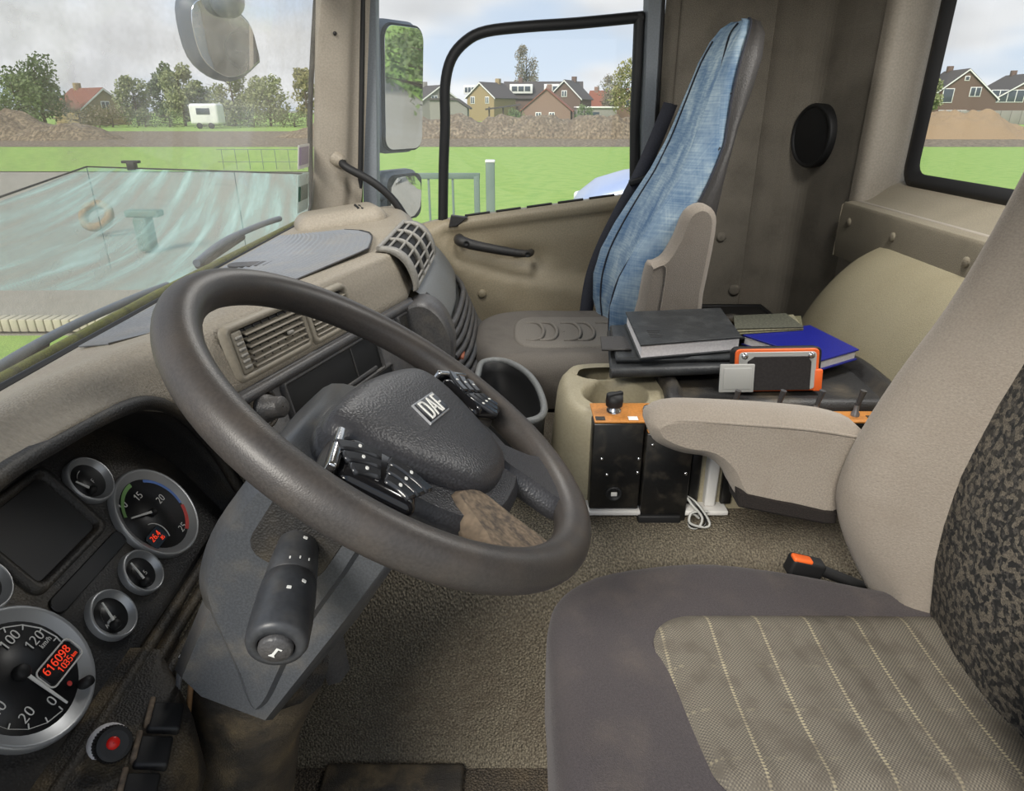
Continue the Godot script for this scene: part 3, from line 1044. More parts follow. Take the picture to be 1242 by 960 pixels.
	for z in [-0.27, -0.30, -0.90, -0.97]:
		var off := 0.0 if z > -0.92 else 0.05
		var row := []
		for p in curve([Vector2(-0.20, 0.64), Vector2(-0.185, 0.62), Vector2(-0.145, 0.52), Vector2(-0.10, 0.475), Vector2(-0.095, 0.45), Vector2(-0.12, 0.42), Vector2(-0.25, 0.36), Vector2(-0.42, 0.20), Vector2(-0.48, 0.02)], 3): row.append(Vector3(p.x - off, p.y, z))
		secs.append(row)
	st = mb()
	loft(st, secs)
	fan(st, secs[0] + [Vector3(-0.6, 0.02, -0.27), Vector3(-0.6, 0.64, -0.27)])
	obj("lower_body", st, M.glove, d)
	# knee panel under the wheel, deep in shadow behind the column
	st = mb()
	loft(st, [[Vector3(-0.50, 0.56, 0.42), Vector3(-0.60, 0.2, 0.42), Vector3(-0.66, 0.0, 0.42)], [Vector3(-0.50, 0.56, 1.02), Vector3(-0.60, 0.2, 1.02), Vector3(-0.66, 0.0, 1.02)]], false, -1)
	obj("knee_panel", st, M.dusty, d)

	make_cluster()

func dial(root: Node3D, cx: float, cy: float, r: float, broad: float) -> MeshInstance3D:
	var st := mb()
	var up := Transform3D(Basis(Vector3.RIGHT, PI / 2), Vector3(cx, cy, 0))
	lathe(st, [Vector2(0.0005, 0.003), Vector2(r - broad, 0.003), Vector2(r - broad, 0.0)], up, 40)
	var face := obj("dial", st, M.face, root, false)
	st = mb()
	lathe(st, [Vector2(r - broad, 0.003), Vector2(r - broad * 0.25, 0.009), Vector2(r - 0.001, 0.011), Vector2(r + 0.0015, 0.008), Vector2(r + 0.002, -0.002)], up, 48)
	obj("bezel", st, M.bezel, face, false)
	return face

func band(face, cx, cy, r0, r1, a0, a1, m, called := "colour_band"):
	var st := mb()
	var n := 14
	var inner := []
	var outer := []
	for k in n + 1:
		var a := deg_to_rad(lerpf(a0, a1, float(k) / n))
		inner.append(Vector3(cx + cos(a) * r0, cy + sin(a) * r0, 0.0045))
		outer.append(Vector3(cx + cos(a) * r1, cy + sin(a) * r1, 0.0055))
	loft(st, [inner, outer])
	obj(called, st, m, face, false)

func needle(face, p: Vector2, q: Vector2, w: float, hub: float):
	var st := mb()
	var dirv := (q - p).normalized()
	var nn := Vector2(-dirv.y, dirv.x)
	prism(st, [p + nn * w, p - nn * w, q - nn * w * 0.5, q + nn * w * 0.5], 0.002, 0.0004, at(0, 0, 0.009))
	var nd := obj("needle", st, M.print, face, false)
	if hub > 0:
		st = mb()
		lathe(st, [Vector2(hub, 0.004), Vector2(hub * 0.95, 0.011), Vector2(hub * 0.7, 0.013), Vector2(0.0004, 0.0135)], Transform3D(Basis(Vector3.RIGHT, PI / 2), Vector3(p.x, p.y, 0)), 20)
		obj("needle_hub", st, M.rubber, face, false)

func make_cluster():
	var root := thing("instrument_cluster", "black instrument cluster with silver ringed dials behind the wheel", "instruments")
	root.transform = Transform3D(Basis(Vector3(0, 0, -1), Vector3(-0.5736, 0.8192, 0), Vector3(0.8192, 0.5736, 0)), Vector3(-0.52, 0.59, 0.62))
	var st := mb()
	var pan := curve([Vector2(0.262, -0.085), Vector2(0.262, 0.03), Vector2(0.235, 0.115), Vector2(0.17, 0.175), Vector2(0.06, 0.21), Vector2(-0.1, 0.222), Vector2(-0.22, 0.21), Vector2(-0.32, 0.15), Vector2(-0.365, 0.05), Vector2(-0.375, -0.085)], 5)
	prism(st, pan, 0.012, 0.002, at(0, 0, -0.006))
	obj("panel", st, M.black, root, false)
	# hood: from the panel's edge out to the lip
	var lipc := curve([Vector3(0.268, -0.085, 0.04), Vector3(0.262, 0.02, 0.072), Vector3(0.215, 0.095, 0.108), Vector3(0.14, 0.137, 0.143), Vector3(0.06, 0.156, 0.165), Vector3(-0.06, 0.169, 0.182), Vector3(-0.2, 0.172, 0.205), Vector3(-0.30, 0.13, 0.175), Vector3(-0.36, 0.03, 0.12), Vector3(-0.38, -0.085, 0.05)], 5)
	st = mb()
	var r0 := []
	var r1 := []
	var r2 := []
	var r3 := []
	for k in pan.size():
		var a := Vector3(pan[k].x, pan[k].y, -0.004)
		var b: Vector3 = lipc[k]
		var outw := Vector3(b.x + 0.06, b.y + 0.02, 0).normalized()
		r0.append(a)
		r1.append(a.lerp(b, 0.55) + outw * 0.006)
		r2.append(b)
		r3.append(b + outw * 0.012 + Vector3(0, 0, -0.012))
	loft(st, [r0, r1, r2, r3])
	obj("hood", st, M.black, root, false)
	st = mb()
	tube(st, lipc, 0.010, 8)
	obj("hood_lip", st, M.black, root, false)
	# lower bezel with two dusty ridges
	for k in 3:
		st = mb()
		tube(st, [Vector3(0.285, -0.078 - 0.016 * k, 0.022 + 0.008 * k), Vector3(0.1, -0.086 - 0.016 * k, 0.016 + 0.008 * k), Vector3(-0.16, -0.092 - 0.016 * k, 0.016 + 0.008 * k), Vector3(-0.38, -0.092 - 0.016 * k, 0.02 + 0.008 * k)], 0.008, 8)
		obj("bezel_ridge", st, M.dusty, root, false)
	# rev counter
	var f := dial(root, 0.152, 0.012, 0.070, 0.0135)
	band(f, 0.152, 0.012, 0.050, 0.056, 150, 84, M.green)
	band(f, 0.152, 0.012, 0.0505, 0.0545, 58, -20, M.blue)
	band(f, 0.152, 0.012, 0.0505, 0.056, -24, -70, M.red)
	for t in [["10", 0.119, 0.052], ["15", 0.152, 0.046], ["20", 0.179, 0.020], ["25", 0.168, -0.032]]:
		text("numeral", t[0], 0.010, at(t[1], t[2], 0.004), M.print, f, false)
	needle(f, Vector2(0.147, 0.016), Vector2(0.108, 0.033), 0.002, 0.006)
	st = mb()
	prism(st, rrect(0.036, 0.024, 0.005), 0.003, 0.0006, at(0.118, -0.012, 0.004))
	var l := obj("readout", st, M.gloss, f, false)
	text("readout_digits", "26.4", 0.008, at(0.116, -0.009, 0.0062), M.led, f, false)
	text("readout_digits", "85", 0.005, at(0.124, -0.018, 0.0062), M.led, f, false)
	band(f, 0.118, -0.012, 0.0215, 0.0225, -35, 75, M.print, "readout_outline")
	# speedometer
	f = dial(root, -0.148, 0.004, 0.076, 0.015)
	band(f, -0.148, 0.004, 0.0555, 0.0565, 265, -20, M.print, "scale_line")
	for k in 15:
		var a := deg_to_rad(266 - 20.5 * k)
		st = mb()
		prism(st, rrect(0.006, 0.0013, 0.0005, 1), 0.001, 0.0002, Transform3D(Basis(Vector3.BACK, a), Vector3(-0.148 + cos(a) * 0.053, 0.004 + sin(a) * 0.053, 0.005)))
		obj("scale_tick", st, M.print, f, false)
	for t in [["0", 266], ["20", 225], ["40", 184], ["60", 143], ["80", 102], ["100", 58], ["120", 22]]:
		var a := deg_to_rad(t[1])
		text("numeral", t[0], 0.0105, at(-0.148 + cos(a) * 0.041, 0.004 + sin(a) * 0.041, 0.004), M.print, f, false)
	text("unit_mark", "km/h", 0.005, at(-0.104, 0.009, 0.004), M.print, f, false)
	needle(f, Vector2(-0.148, 0.008), Vector2(-0.146, -0.05), 0.0022, 0.0085)
	st = mb()
	prism(st, rrect(0.052, 0.022, 0.005), 0.004, 0.0006, at(-0.114, -0.017, 0.005))
	obj("readout", st, M.gloss, f, false)
	text("readout_digits", "616098", 0.009, at(-0.115, -0.0125, 0.0075), M.led, f, false)
	text("readout_digits", "1035", 0.007, at(-0.112, -0.0225, 0.0075), M.led, f, false)
	text("readout_digits", "km", 0.004, at(-0.0965, -0.023, 0.0075), M.led, f, false)
	st = mb()
	var ol := []
	for p in rrect(0.056, 0.026, 0.006): ol.append(Vector3(-0.114 + p.x, -0.017 + p.y, 0.0065))
	tube(st, ol, 0.0011, 5, true)
	obj("readout_outline", st, M.print, f, false)
	st = mb()
	lathe(st, [Vector2(0.0065, 0.003), Vector2(0.006, 0.016), Vector2(0.0004, 0.017)], Transform3D(Basis(Vector3.RIGHT, PI / 2), Vector3(-0.116, -0.053, 0)), 16)
	obj("reset_stem", st, M.rubber, f, false)
	band(f, -0.125, -0.040, 0.0, 0.003, 0, 360, M.red, "warning_dot")
	# four small dials
	for g in [[0.112, 0.108, 0.033, Vector2(0.100, 0.096), Vector2(0.090, 0.118), "F"], [0.055, -0.026, 0.030, Vector2(0.044, -0.038), Vector2(0.050, -0.006), "5"], [-0.024, -0.030, 0.031, Vector2(-0.034, -0.040), Vector2(-0.024, -0.010), "AdBlue"], [-0.100, 0.100, 0.030, Vector2(-0.105, 0.09), Vector2(-0.115, 0.115), "P"]]:
		f = dial(root, g[0], g[1], g[2], 0.008)
		needle(f, g[3], g[4], 0.0017, 0.006)
		band(f, g[0], g[1], g[2] - 0.0165, g[2] - 0.0155, 170, 90, M.print, "scale_line")
		text("dial_mark", g[5], 0.006 if g[5].length() < 2 else 0.0045, at(g[0] - 0.008 if g[5].length() > 1 else g[0] + 0.004, g[1] - 0.004, 0.004), M.print, f, false)
	# display and the dark strip of warning lamps below it
	st = mb()
	var q := []
	for k in 4:
		var w: float = 0.142 - [0.0, 0.006, 0.020, 0.026][k]
		var h: float = 0.118 - [0.0, 0.006, 0.020, 0.026][k]
		var row := []
		for p in rrect(w, h, 0.014 - 0.002 * k): row.append(Vector3(0.003 + p.x, 0.105 + p.y, [0.0, 0.012, 0.010, 0.003][k]))
		q.append(row)
	loft(st, q, true)
	obj("display_frame", st, M.black, root, false)
	st = mb()
	prism(st, rrect(0.116, 0.092, 0.008), 0.003, 0.0006, at(0.003, 0.105, 0.0025))
	obj("display", st, M.screen, root, false)
	st = mb()
	prism(st, rrect(0.150, 0.022, 0.010), 0.006, 0.001, at(0.008, 0.026, 0.001))
	obj("warning_strip", st, M.screen, root, false)

	# apron below, by the open door, with the red dotted knob and rocker switches
	var ap := thing("switch_apron", "dusty black apron with knurled knob beside the steering column", "switch panel", Vector3(-0.42, 0.5, 0.85))
	st = mb()
	var secs := []
	for z in [0.66, 0.70, 0.735, 0.77, 0.9, 1.03]:
		var e: float = 0.0 if z > 0.75 else (0.75 - z) * 0.9
		var row := []
		for p in curve([Vector2(-0.495, 0.525), Vector2(-0.465, 0.530), Vector2(-0.42, 0.522), Vector2(-0.372, 0.502), Vector2(-0.358, 0.47), Vector2(-0.375, 0.38), Vector2(-0.43, 0.24)], 4): row.append(Vector3(minf(p.x, -0.358 - e) if p.y > 0.4 else p.x - e, p.y, z))
		secs.append(row)
	loft(st, secs)
	obj("apron", st, M.dusty, ap)
	st = mb()
	tube(st, [Vector3(-0.475, 0.536, 1.02), Vector3(-0.455, 0.535, 0.90), Vector3(-0.395, 0.517, 0.84), Vector3(-0.37, 0.495, 0.83)], 0.003, 6)
	obj("panel_joint", st, M.worn, ap)
	var kd := frame_of(Vector3(0, 0, -1), Vector3(0.55, 0.55, 0.45), Vector3(-0.428, 0.527, 0.795)) * Transform3D(Basis(Vector3.RIGHT, PI / 2), Vector3.ZERO)
	st = mb()
	lathe(st, [Vector2(0.021, -0.008), Vector2(0.020, 0.003), Vector2(0.016, 0.006)], kd, 24)
	var kc := obj("knob_collar", st, M.paper, ap)
	st = mb()
	var ks := []
	for h in [[0.016, 0.004], [0.0185, 0.006], [0.0185, 0.022], [0.0165, 0.026], [0.013, 0.027], [0.0005, 0.0265]]:
		var ring := []
		for k in 72:
			var a := TAU * k / 72
			var rr: float = h[0] - (0.0011 if k % 2 == 0 and h[1] > 0.003 and h[1] < 0.023 else 0.0)
			ring.append(kd * Vector3(cos(a) * rr, h[1], sin(a) * rr))
		ks.append(ring)
	loft(st, ks, true, -1)
	obj("knurled_knob", st, M.rubber, kc)
	st = mb()
	lathe(st, [Vector2(0.0065, 0.0262), Vector2(0.006, 0.0285), Vector2(0.0005, 0.029)], kd * at(0.0, 0, -0.002), 18)
	obj("red_dot", st, M.redlamp, kc)
	for k in 3:
		st = mb()
		rbox(st, frame_of(Vector3(0.25, -0.1, 1), Vector3(0.35, 0.93, 0), Vector3(-0.392 + 0.006 * k, 0.514 - 0.003 * k, 0.752 + 0.042 * k)), Vector3(0.036, 0.034, 0.014), 0.004, 2)
		var sw := obj("rocker_switch", st, M.rubber, ap)
		st = mb()
		rbox(st, frame_of(Vector3(0.25, -0.1, 1), Vector3(0.35, 0.93, 0), Vector3(-0.408 + 0.006 * k, 0.524 - 0.003 * k, 0.752 + 0.042 * k)), Vector3(0.034, 0.006, 0.012), 0.002, 1)
		obj("switch_ridge", st, M.worn, sw)

func make_wheel():
	var w := thing("steering_wheel", "worn black four spoke steering wheel with silver emblem", "steering wheel")
	w.transform = Transform3D(Basis(Vector3(0.17566, -0.20201, -0.9635), Vector3(-0.8093, 0.52762, -0.25817), Vector3(0.56051, 0.82511, -0.07081)).orthonormalized(), Vector3(-0.128, 0.836, 0.62))
	var st := mb()
	var pts := []
	for k in 96:
		var a := TAU * k / 96
		pts.append(Vector3(cos(a), sin(a), 0) * 0.240)
	tube(st, pts, 0.0215, 18, true)
	obj("rim", st, M.rim, w, false)
	# hub: body under the pad, then the domed pad
	st = mb()
	prism(st, curve([Vector2(-0.15, 0.02), Vector2(-0.07, 0.048), Vector2(0.07, 0.048), Vector2(0.15, 0.02), Vector2(0.158, -0.05), Vector2(0.128, -0.128), Vector2(0.06, -0.162), Vector2(-0.06, -0.162), Vector2(-0.128, -0.128), Vector2(-0.158, -0.05)], 3, true), 0.034, 0.010, at(0, 0, -0.016), true)
	obj("hub_body", st, M.pad, w, false)
	st = mb()
	var outl := curve([Vector2(-0.138, 0.022), Vector2(-0.10, 0.040), Vector2(0.0, 0.048), Vector2(0.10, 0.040), Vector2(0.138, 0.022), Vector2(0.136, -0.02), Vector2(0.095, -0.088), Vector2(0.045, -0.132), Vector2(-0.045, -0.132), Vector2(-0.095, -0.088), Vector2(-0.136, -0.02)], 5, true)
	var rings := []
	for s in [[1.0, -0.01], [1.0, 0.004], [0.985, 0.010], [0.94, 0.016], [0.8, 0.022], [0.55, 0.026], [0.3, 0.0275], [0.02, 0.028]]:
		var r := []
		for p in outl: r.append(Vector3(p.x * s[0], -0.035 + (p.y + 0.035) * s[0], s[1]))
		rings.append(r)
	loft(st, rings, true)
	obj("hub_pad", st, M.pad, w, false)
	# emblem
	st = mb()
	var q := [Vector2(-0.042, -0.014), Vector2(0.030, -0.014), Vector2(0.042, 0.016), Vector2(-0.030, 0.016)]
	prism(st, q, 0.003, 0.0008, at(-0.004, -0.030, 0.0285))
	var em := obj("emblem", st, M.silver, w, false)
	st = mb()
	var q2 := []
	for p in q: q2.append(p * Vector2(0.94, 0.86))
	prism(st, q2, 0.002, 0.0003, at(-0.004, -0.030, 0.0300))
	obj("emblem_field", st, M.gloss, em, false)
	text("emblem_letters", "DAF", 0.023, Transform3D(Basis(Vector3(1.05, 0, 0), Vector3(0.35, 1.0, 0), Vector3(0, 0, 1.5)), Vector3(-0.004, -0.030, 0.0315)), M.print, em, false)
	# spokes
	for s in [-1, 1]:
		st = mb()
		prism(st, [Vector2(s * 0.11, 0.028), Vector2(s * 0.18, 0.004), Vector2(s * 0.238, -0.004), Vector2(s * 0.228, -0.082), Vector2(s * 0.18, -0.088), Vector2(s * 0.11, -0.075)], 0.030, 0.010, at(0, 0, -0.012), true)
		obj("spoke", st, M.rim, w, false)
		st = mb()
		prism(st, curve([Vector2(s * 0.050, -0.12), Vector2(s * 0.098, -0.10), Vector2(s * 0.135, -0.145), Vector2(s * 0.175, -0.175), Vector2(s * 0.13, -0.215), Vector2(s * 0.075, -0.235), Vector2(s * 0.052, -0.215), Vector2(s * 0.05, -0.17)], 3, true), 0.030, 0.011, at(0, 0, -0.008), true)
		obj("lower_spoke", st, M.worn if s < 0 else M.pad, w, false)
		# button pod
		st = mb()
		rbox(st, Transform3D(Basis(Vector3.BACK, s * -0.35), Vector3(s * 0.170, -0.045, 0.006)), Vector3(0.072, 0.074, 0.024), 0.011, 3)
		var pod := obj("button_pod", st, M.gloss, w, false)
		var pb := Transform3D(Basis(Vector3.BACK, s * -0.35), Vector3(s * 0.170, -0.045, 0.0))
		for row in 3:
			for col in 2:
				# curved keys, bowed towards the hub
				var key := []
				var r0 := 0.047 + 0.0165 * row
				var a0 := -38.0 if col == 0 else 3.0
				for k in 7: key.append(Vector2(-s * (cos(deg_to_rad(a0 + 35.0 * k / 6)) * r0 - 0.068), sin(deg_to_rad(a0 + 35.0 * k / 6)) * r0 * 0.85))
				for k in 7: key.append(Vector2(-s * (cos(deg_to_rad(a0 + 35.0 - 35.0 * k / 6)) * (r0 + 0.0135) - 0.068), sin(deg_to_rad(a0 + 35.0 - 35.0 * k / 6)) * (r0 + 0.0135) * 0.85))
				st = mb()
				prism(st, key, 0.006, 0.0018, pb * at(0, 0, 0.018), true)
				obj("button", st, M.button, pod, false)
				st = mb()
				var mid: Vector2 = (key[3] + key[10]) / 2
				prism(st, rrect(0.005, 0.003, 0.001, 1), 0.0008, 0.0002, pb * at(mid.x, mid.y, 0.0212))
				obj("button_symbol", st, M.print, pod, false)
		st = mb()
		rbox(st, Transform3D(Basis(Vector3.BACK, s * -0.35), Vector3(s * 0.170, -0.045, 0.012)) * at(0, 0.044, 0), Vector3(0.070, 0.008, 0.016), 0.003, 2)
		obj("chrome_strip", st, M.chrome, pod, false)

	# ---------------- column
	var c := thing("steering_column", "grey steering column shroud with control stalks under the wheel", "steering column")
	var cb := Transform3D(Basis(Vector3(-0.03979, -0.05857, -0.99749), Vector3(-0.82719, 0.56192, 0), Vector3(0.56051, 0.82511, -0.07081)).orthonormalized(), Vector3(-0.128, 0.836, 0.62))
	var sideways := cb * Transform3D(Basis(Vector3(0, 0, 1), Vector3(0, 1, 0), Vector3(-1, 0, 0)), Vector3.ZERO)
	st = mb()
	prism(st, curve([Vector2(-0.045, -0.036), Vector2(-0.042, 0.066), Vector2(-0.09, 0.092), Vector2(-0.165, 0.101), Vector2(-0.225, 0.092), Vector2(-0.262, 0.072), Vector2(-0.32, 0.012), Vector2(-0.366, -0.034), Vector2(-0.345, -0.056), Vector2(-0.25, -0.046)], 4, true), 0.214, 0.014, sideways, true)
	obj("upper_shroud", st, M.shroud, c)
	st = mb()
	prism(st, [Vector2(-0.06, -0.02), Vector2(-0.06, -0.078), Vector2(-0.20, -0.080), Vector2(-0.378, -0.068), Vector2(-0.388, 0.02), Vector2(-0.370, 0.058), Vector2(-0.24, 0.076)], 0.202, 0.014, sideways, true)
	obj("lower_shroud", st, M.shroud, c)
	st = mb()
	tube(st, [Vector3(-0.32, 0.50, 0.645), Vector3(-0.36, 0.38, 0.645), Vector3(-0.44, 0.0, 0.64)], [0.085, 0.07, 0.075], 14)
	obj("column_boot", st, M.dusty, c)
	for k in 2:
		st = mb()
		tube(st, [Vector3(-0.372 - 0.014 * k, 0.56, 0.705), Vector3(-0.40 - 0.016 * k, 0.46, 0.70)], 0.0035, 6)
		obj("bracket_rod", st, M.card if k == 0 else M.metal, c)
	# stalk towards the open door, with horn button in its end
	var base := Vector3(-0.222, 0.742, 0.705)
	var tip := Vector3(-0.203, 0.722, 0.862)
	var sx := frame_of(Vector3(1, 0, 0), tip - base, base) * Transform3D(Basis(Vector3.RIGHT, PI / 2), Vector3.ZERO)
	st = mb()
	prism(st, rrect(0.088, 0.082, 0.022), 0.004, 0.001, sideways * at(-0.128, 0.024, 0.1065))  # flat plate; its dark colour stands in for a shaded recess
	obj("recess_shade_plate", st, M.black, c)
	st = mb()
	lathe(st, [Vector2(0.016, 0.0), Vector2(0.0185, 0.012), Vector2(0.021, 0.035), Vector2(0.0235, 0.060), Vector2(0.0245, 0.079), Vector2(0.0235, 0.0805)], sx, 28)
	var sk := obj("stalk", st, M.stalk, c)
	st = mb()
	lathe(st, [Vector2(0.0235, 0.0805), Vector2(0.0250, 0.082), Vector2(0.0265, 0.10), Vector2(0.0275, 0.13), Vector2(0.027, 0.150), Vector2(0.0245, 0.155), Vector2(0.0165, 0.156), Vector2(0.0158, 0.152)], sx, 32)
	obj("stalk_grip", st, M.stalk, sk)
	st = mb()
	lathe(st, [Vector2(0.0150, 0.150), Vector2(0.0148, 0.158), Vector2(0.0130, 0.1605), Vector2(0.0004, 0.161)], sx, 28)
	obj("horn_button", st, M.fascia, sk)
	var hx := sx * Transform3D(Basis(Vector3.RIGHT, -PI / 2), Vector3(0, 0.1615, 0))
	st = mb()
	prism(st, [Vector2(-0.0055, -0.003), Vector2(-0.0055, 0.003), Vector2(-0.003, 0.0012), Vector2(0.006, 0.0012), Vector2(0.006, -0.0012), Vector2(-0.003, -0.0012)], 0.0006, 0.0001, hx * Transform3D(Basis(Vector3.BACK, 0.9), Vector3.ZERO))
	prism(st, [Vector2(0.0045, -0.004), Vector2(0.0045, -0.001), Vector2(0.006, -0.001), Vector2(0.006, -0.004)], 0.0006, 0.0001, hx * Transform3D(Basis(Vector3.BACK, 0.9), Vector3.ZERO))
	obj("horn_symbol", st, M.print, sk)
	# marks printed on the stalk
	for k in 6:
		st = mb()
		var a := deg_to_rad([40, 62, 84, 58, 46, 72][k])
		var hgt: float = [0.068, 0.070, 0.072, 0.040, 0.100, 0.112][k]
		var rr: float = 0.0242 if hgt > 0.06 and hgt < 0.08 else (0.0217 if hgt < 0.06 else 0.0272)
		var nn := sx.basis * Vector3(cos(a), 0, -sin(a) * -1.0 if false else -sin(a))
		var pp := sx * Vector3(cos(a) * rr, hgt, -sin(a) * rr)
		prism(st, rrect(0.0042 if k > 2 else 0.0014, 0.0034, 0.0005, 1), 0.0006, 0.0001, frame_of(nn.cross(sx.basis.y), nn, pp))
		obj("stalk_mark", st, M.print, sk)
	# lever on the far side, its rounded end showing above the hub
	st = mb()
	rbox(st, frame_of(Vector3(0.9, 0.1, -0.3), Vector3(0.4, 0.85, 0.2), Vector3(-0.222, 0.772, 0.455)), Vector3(0.075, 0.06, 0.028), 0.0138, 3)
	var lv := obj("far_stalk", st, M.glove, c)
	st = mb()
	tube(st, [Vector3(-0.222, 0.765, 0.47), Vector3(-0.225, 0.755, 0.56)], 0.010, 8)
	obj("far_stalk_arm", st, M.shroud_low, lv)

# upholstered block: plan outline (x, z), side from y0 up to y1, rounded over by r, crown in the middle
func cushion(st: SurfaceTool, outl: Array, y0: float, y1: float, r: float, crown: float):
	var c := Vector2.ZERO
	for p in outl: c += p
	c /= outl.size()
	var rings := []
	var steps := [[0.0, y0], [0.0, y1 - r]]
	for k in range(1, 6):
		var a := PI / 2 * k / 5
		steps.append([r * (1 - cos(a)), y1 - r + r * sin(a)])
	for s in steps:
		var ring := []
		for p in outl:
			var q: Vector2 = p + (c - p).normalized() * s[0]
			ring.append(Vector3(q.x, s[1], q.y))
		rings.append(ring)
	for f in [0.85, 0.6, 0.3, 0.02]:
		var ring := []
		for p in outl:
			var q: Vector2 = p + (c - p).normalized() * r
			q = c + (q - c) * f
			ring.append(Vector3(q.x, y1 + crown * (1 - f * f), q.y))
		rings.append(ring)
	loft(st, rings, true)

func make_seats():
	# ================= driver's seat
	var s := thing("driver_seat", "driver's seat with suede bolsters and grey flecked backrest", "seat", Vector3(0.35, 0, 0.66))
	var st := mb()
	rbox(st, at(0.36, 0.16, 0.66), Vector3(0.46, 0.32, 0.44), 0.03, 2)
	obj("seat_base", st, M.rubber, s)
	st = mb()
	var outl := curve([Vector2(0.050, 0.62), Vector2(0.052, 0.53), Vector2(0.075, 0.462), Vector2(0.15, 0.412), Vector2(0.30, 0.385), Vector2(0.43, 0.405), Vector2(0.56, 0.45), Vector2(0.66, 0.50), Vector2(0.68, 0.66), Vector2(0.66, 0.82), Vector2(0.43, 0.915), Vector2(0.30, 0.935), Vector2(0.15, 0.908), Vector2(0.075, 0.858), Vector2(0.052, 0.79), Vector2(0.049, 0.70)], 4, true)
	cushion(st, outl, 0.30, 0.468, 0.045, -0.012)
	obj("seat_cushion", st, M.velour, s)
	# fluted centre panel with its curved front edge
	st = mb()
	var secs := []
	for i in 61:
		var x := lerpf(0.198, 0.655, i / 60.0)
		var cr := 1.0 - sqrt(1.0 - pow(clampf((0.265 - x) / 0.068, 0, 1), 2))
		var zf := 0.527 + 0.062 * cr
		var zn := 0.815 - 0.03 * cr
		var row := []
		for j in 21:
			var u := j / 20.0
			var z := lerpf(zf, zn, u)
			var edge := minf(minf(u, 1 - u) * 14.0, (x - 0.198) * 40.0)
			var flute := 0.0045 * sqrt(absf(sin((x - 0.198 - 0.15 * (z - 0.53)) * PI / 0.062)))
			row.append(Vector3(x + 0.03 * pow(u, 2) * clampf((0.3 - x) * 10, 0, 1), 0.452 + 0.012 * minf(edge, 1.0) + flute * minf(edge, 1.0) + 0.010 * pow(2 * u - 1, 2), z))
		secs.append(row)
	loft(st, secs)
	obj("cushion_panel", st, M.weave, s)
	# backrest: two bolsters and the flecked middle
	var ys := [0.43, 0.50, 0.56, 0.62, 0.70, 0.80, 0.90, 1.0, 1.10, 1.22, 1.36]
	var xb := [0.575, 0.533, 0.503, 0.490, 0.503, 0.538, 0.583, 0.615, 0.64, 0.665, 0.70]
	var xs := [0.60, 0.588, 0.578, 0.575, 0.578, 0.597, 0.624, 0.652, 0.678, 0.71, 0.75]
	for side in [-1, 1]:
		secs = []
		for k in ys.size():
			var y: float = ys[k]
			var pts := [Vector2(xs[k] + 0.16, 0.255), Vector2(xs[k] + 0.10, 0.262), Vector2(xb[k] + 0.028, 0.252), Vector2(xb[k] + 0.004, 0.232), Vector2(xb[k] + 0.004, 0.205), Vector2(xb[k] + 0.022, 0.175), Vector2(xs[k] - 0.008, 0.150), Vector2(xs[k] + 0.02, 0.132)]
			var row := []
			for p in curve(pts, 3): row.append(Vector3(p.x, y, 0.66 + side * p.y))
			secs.append(row)
		var fine := []
		for j in secs[0].size():
			var col := []
			for k in secs.size(): col.append(secs[k][j])
			fine.append(curve(col, 3))
		st = mb()
		loft(st, fine)
		obj("bolster", st, M.suede, s)
	secs = []
	for k in ys.size():
		var row := []
		for j in 9:
			var u := j / 8.0 * 2 - 1
			row.append(Vector3(xs[k] + 0.012 - 0.010 * (1 - u * u) + 0.012 * u * u, ys[k], 0.66 + u * 0.150))
		secs.append(row)
	st = mb()
	loft(st, secs)
	obj("backrest_panel", st, M.fleck, s)
	st = mb()
	loft(st, [[Vector3(0.78, 0.40, 0.40), Vector3(0.80, 0.40, 0.66), Vector3(0.78, 0.40, 0.92)], [Vector3(0.92, 1.37, 0.40), Vector3(0.94, 1.37, 0.66), Vector3(0.92, 1.37, 0.92)]])
	obj("backrest_shell", st, M.rubber, s)
	# armrest on the inner side, with the dark strip under it
	st = mb()
	var arm := curve([Vector2(0.207, 0.710), Vector2(0.216, 0.682), Vector2(0.240, 0.666), Vector2(0.268, 0.656), Vector2(0.305, 0.649), Vector2(0.333, 0.624), Vector2(0.352, 0.589), Vector2(0.372, 0.574), Vector2(0.44, 0.560), Vector2(0.515, 0.546), Vector2(0.545, 0.594), Vector2(0.545, 0.682), Vector2(0.50, 0.710), Vector2(0.42, 0.722), Vector2(0.30, 0.730), Vector2(0.235, 0.729)], 3, true)
	prism(st, arm, 0.075, 0.016, at(0, 0, 0.362), true)
	var ar := obj("armrest", st, M.suede, s)
	st = mb()
	var ap := []
	for p in [Vector3(0.216, 0.704, 0.390), Vector3(0.25, 0.717, 0.396), Vector3(0.34, 0.713, 0.399), Vector3(0.45, 0.704, 0.400), Vector3(0.54, 0.688, 0.400)]: ap.append(p)
	tube(st, curve(ap, 4), 0.0022, 6)
	obj("piping", st, M.suede, ar)
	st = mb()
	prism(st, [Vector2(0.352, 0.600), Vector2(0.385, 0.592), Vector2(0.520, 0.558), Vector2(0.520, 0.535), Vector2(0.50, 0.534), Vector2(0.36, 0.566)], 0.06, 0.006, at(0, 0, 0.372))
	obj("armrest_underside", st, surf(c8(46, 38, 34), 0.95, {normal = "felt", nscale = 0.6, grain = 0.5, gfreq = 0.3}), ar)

	# buckle beside the seat
	var bk := thing("belt_buckle", "black seat belt buckle with orange button beside the driver's seat", "buckle", Vector3(0.49, 0.44, 0.375))
	st = mb()
	rbox(st, Transform3D(Basis(Vector3.FORWARD, 0.25), Vector3(0.495, 0.435, 0.378)), Vector3(0.060, 0.034, 0.028), 0.006, 2)
	obj("housing", st, M.rubber, bk)
	st = mb()
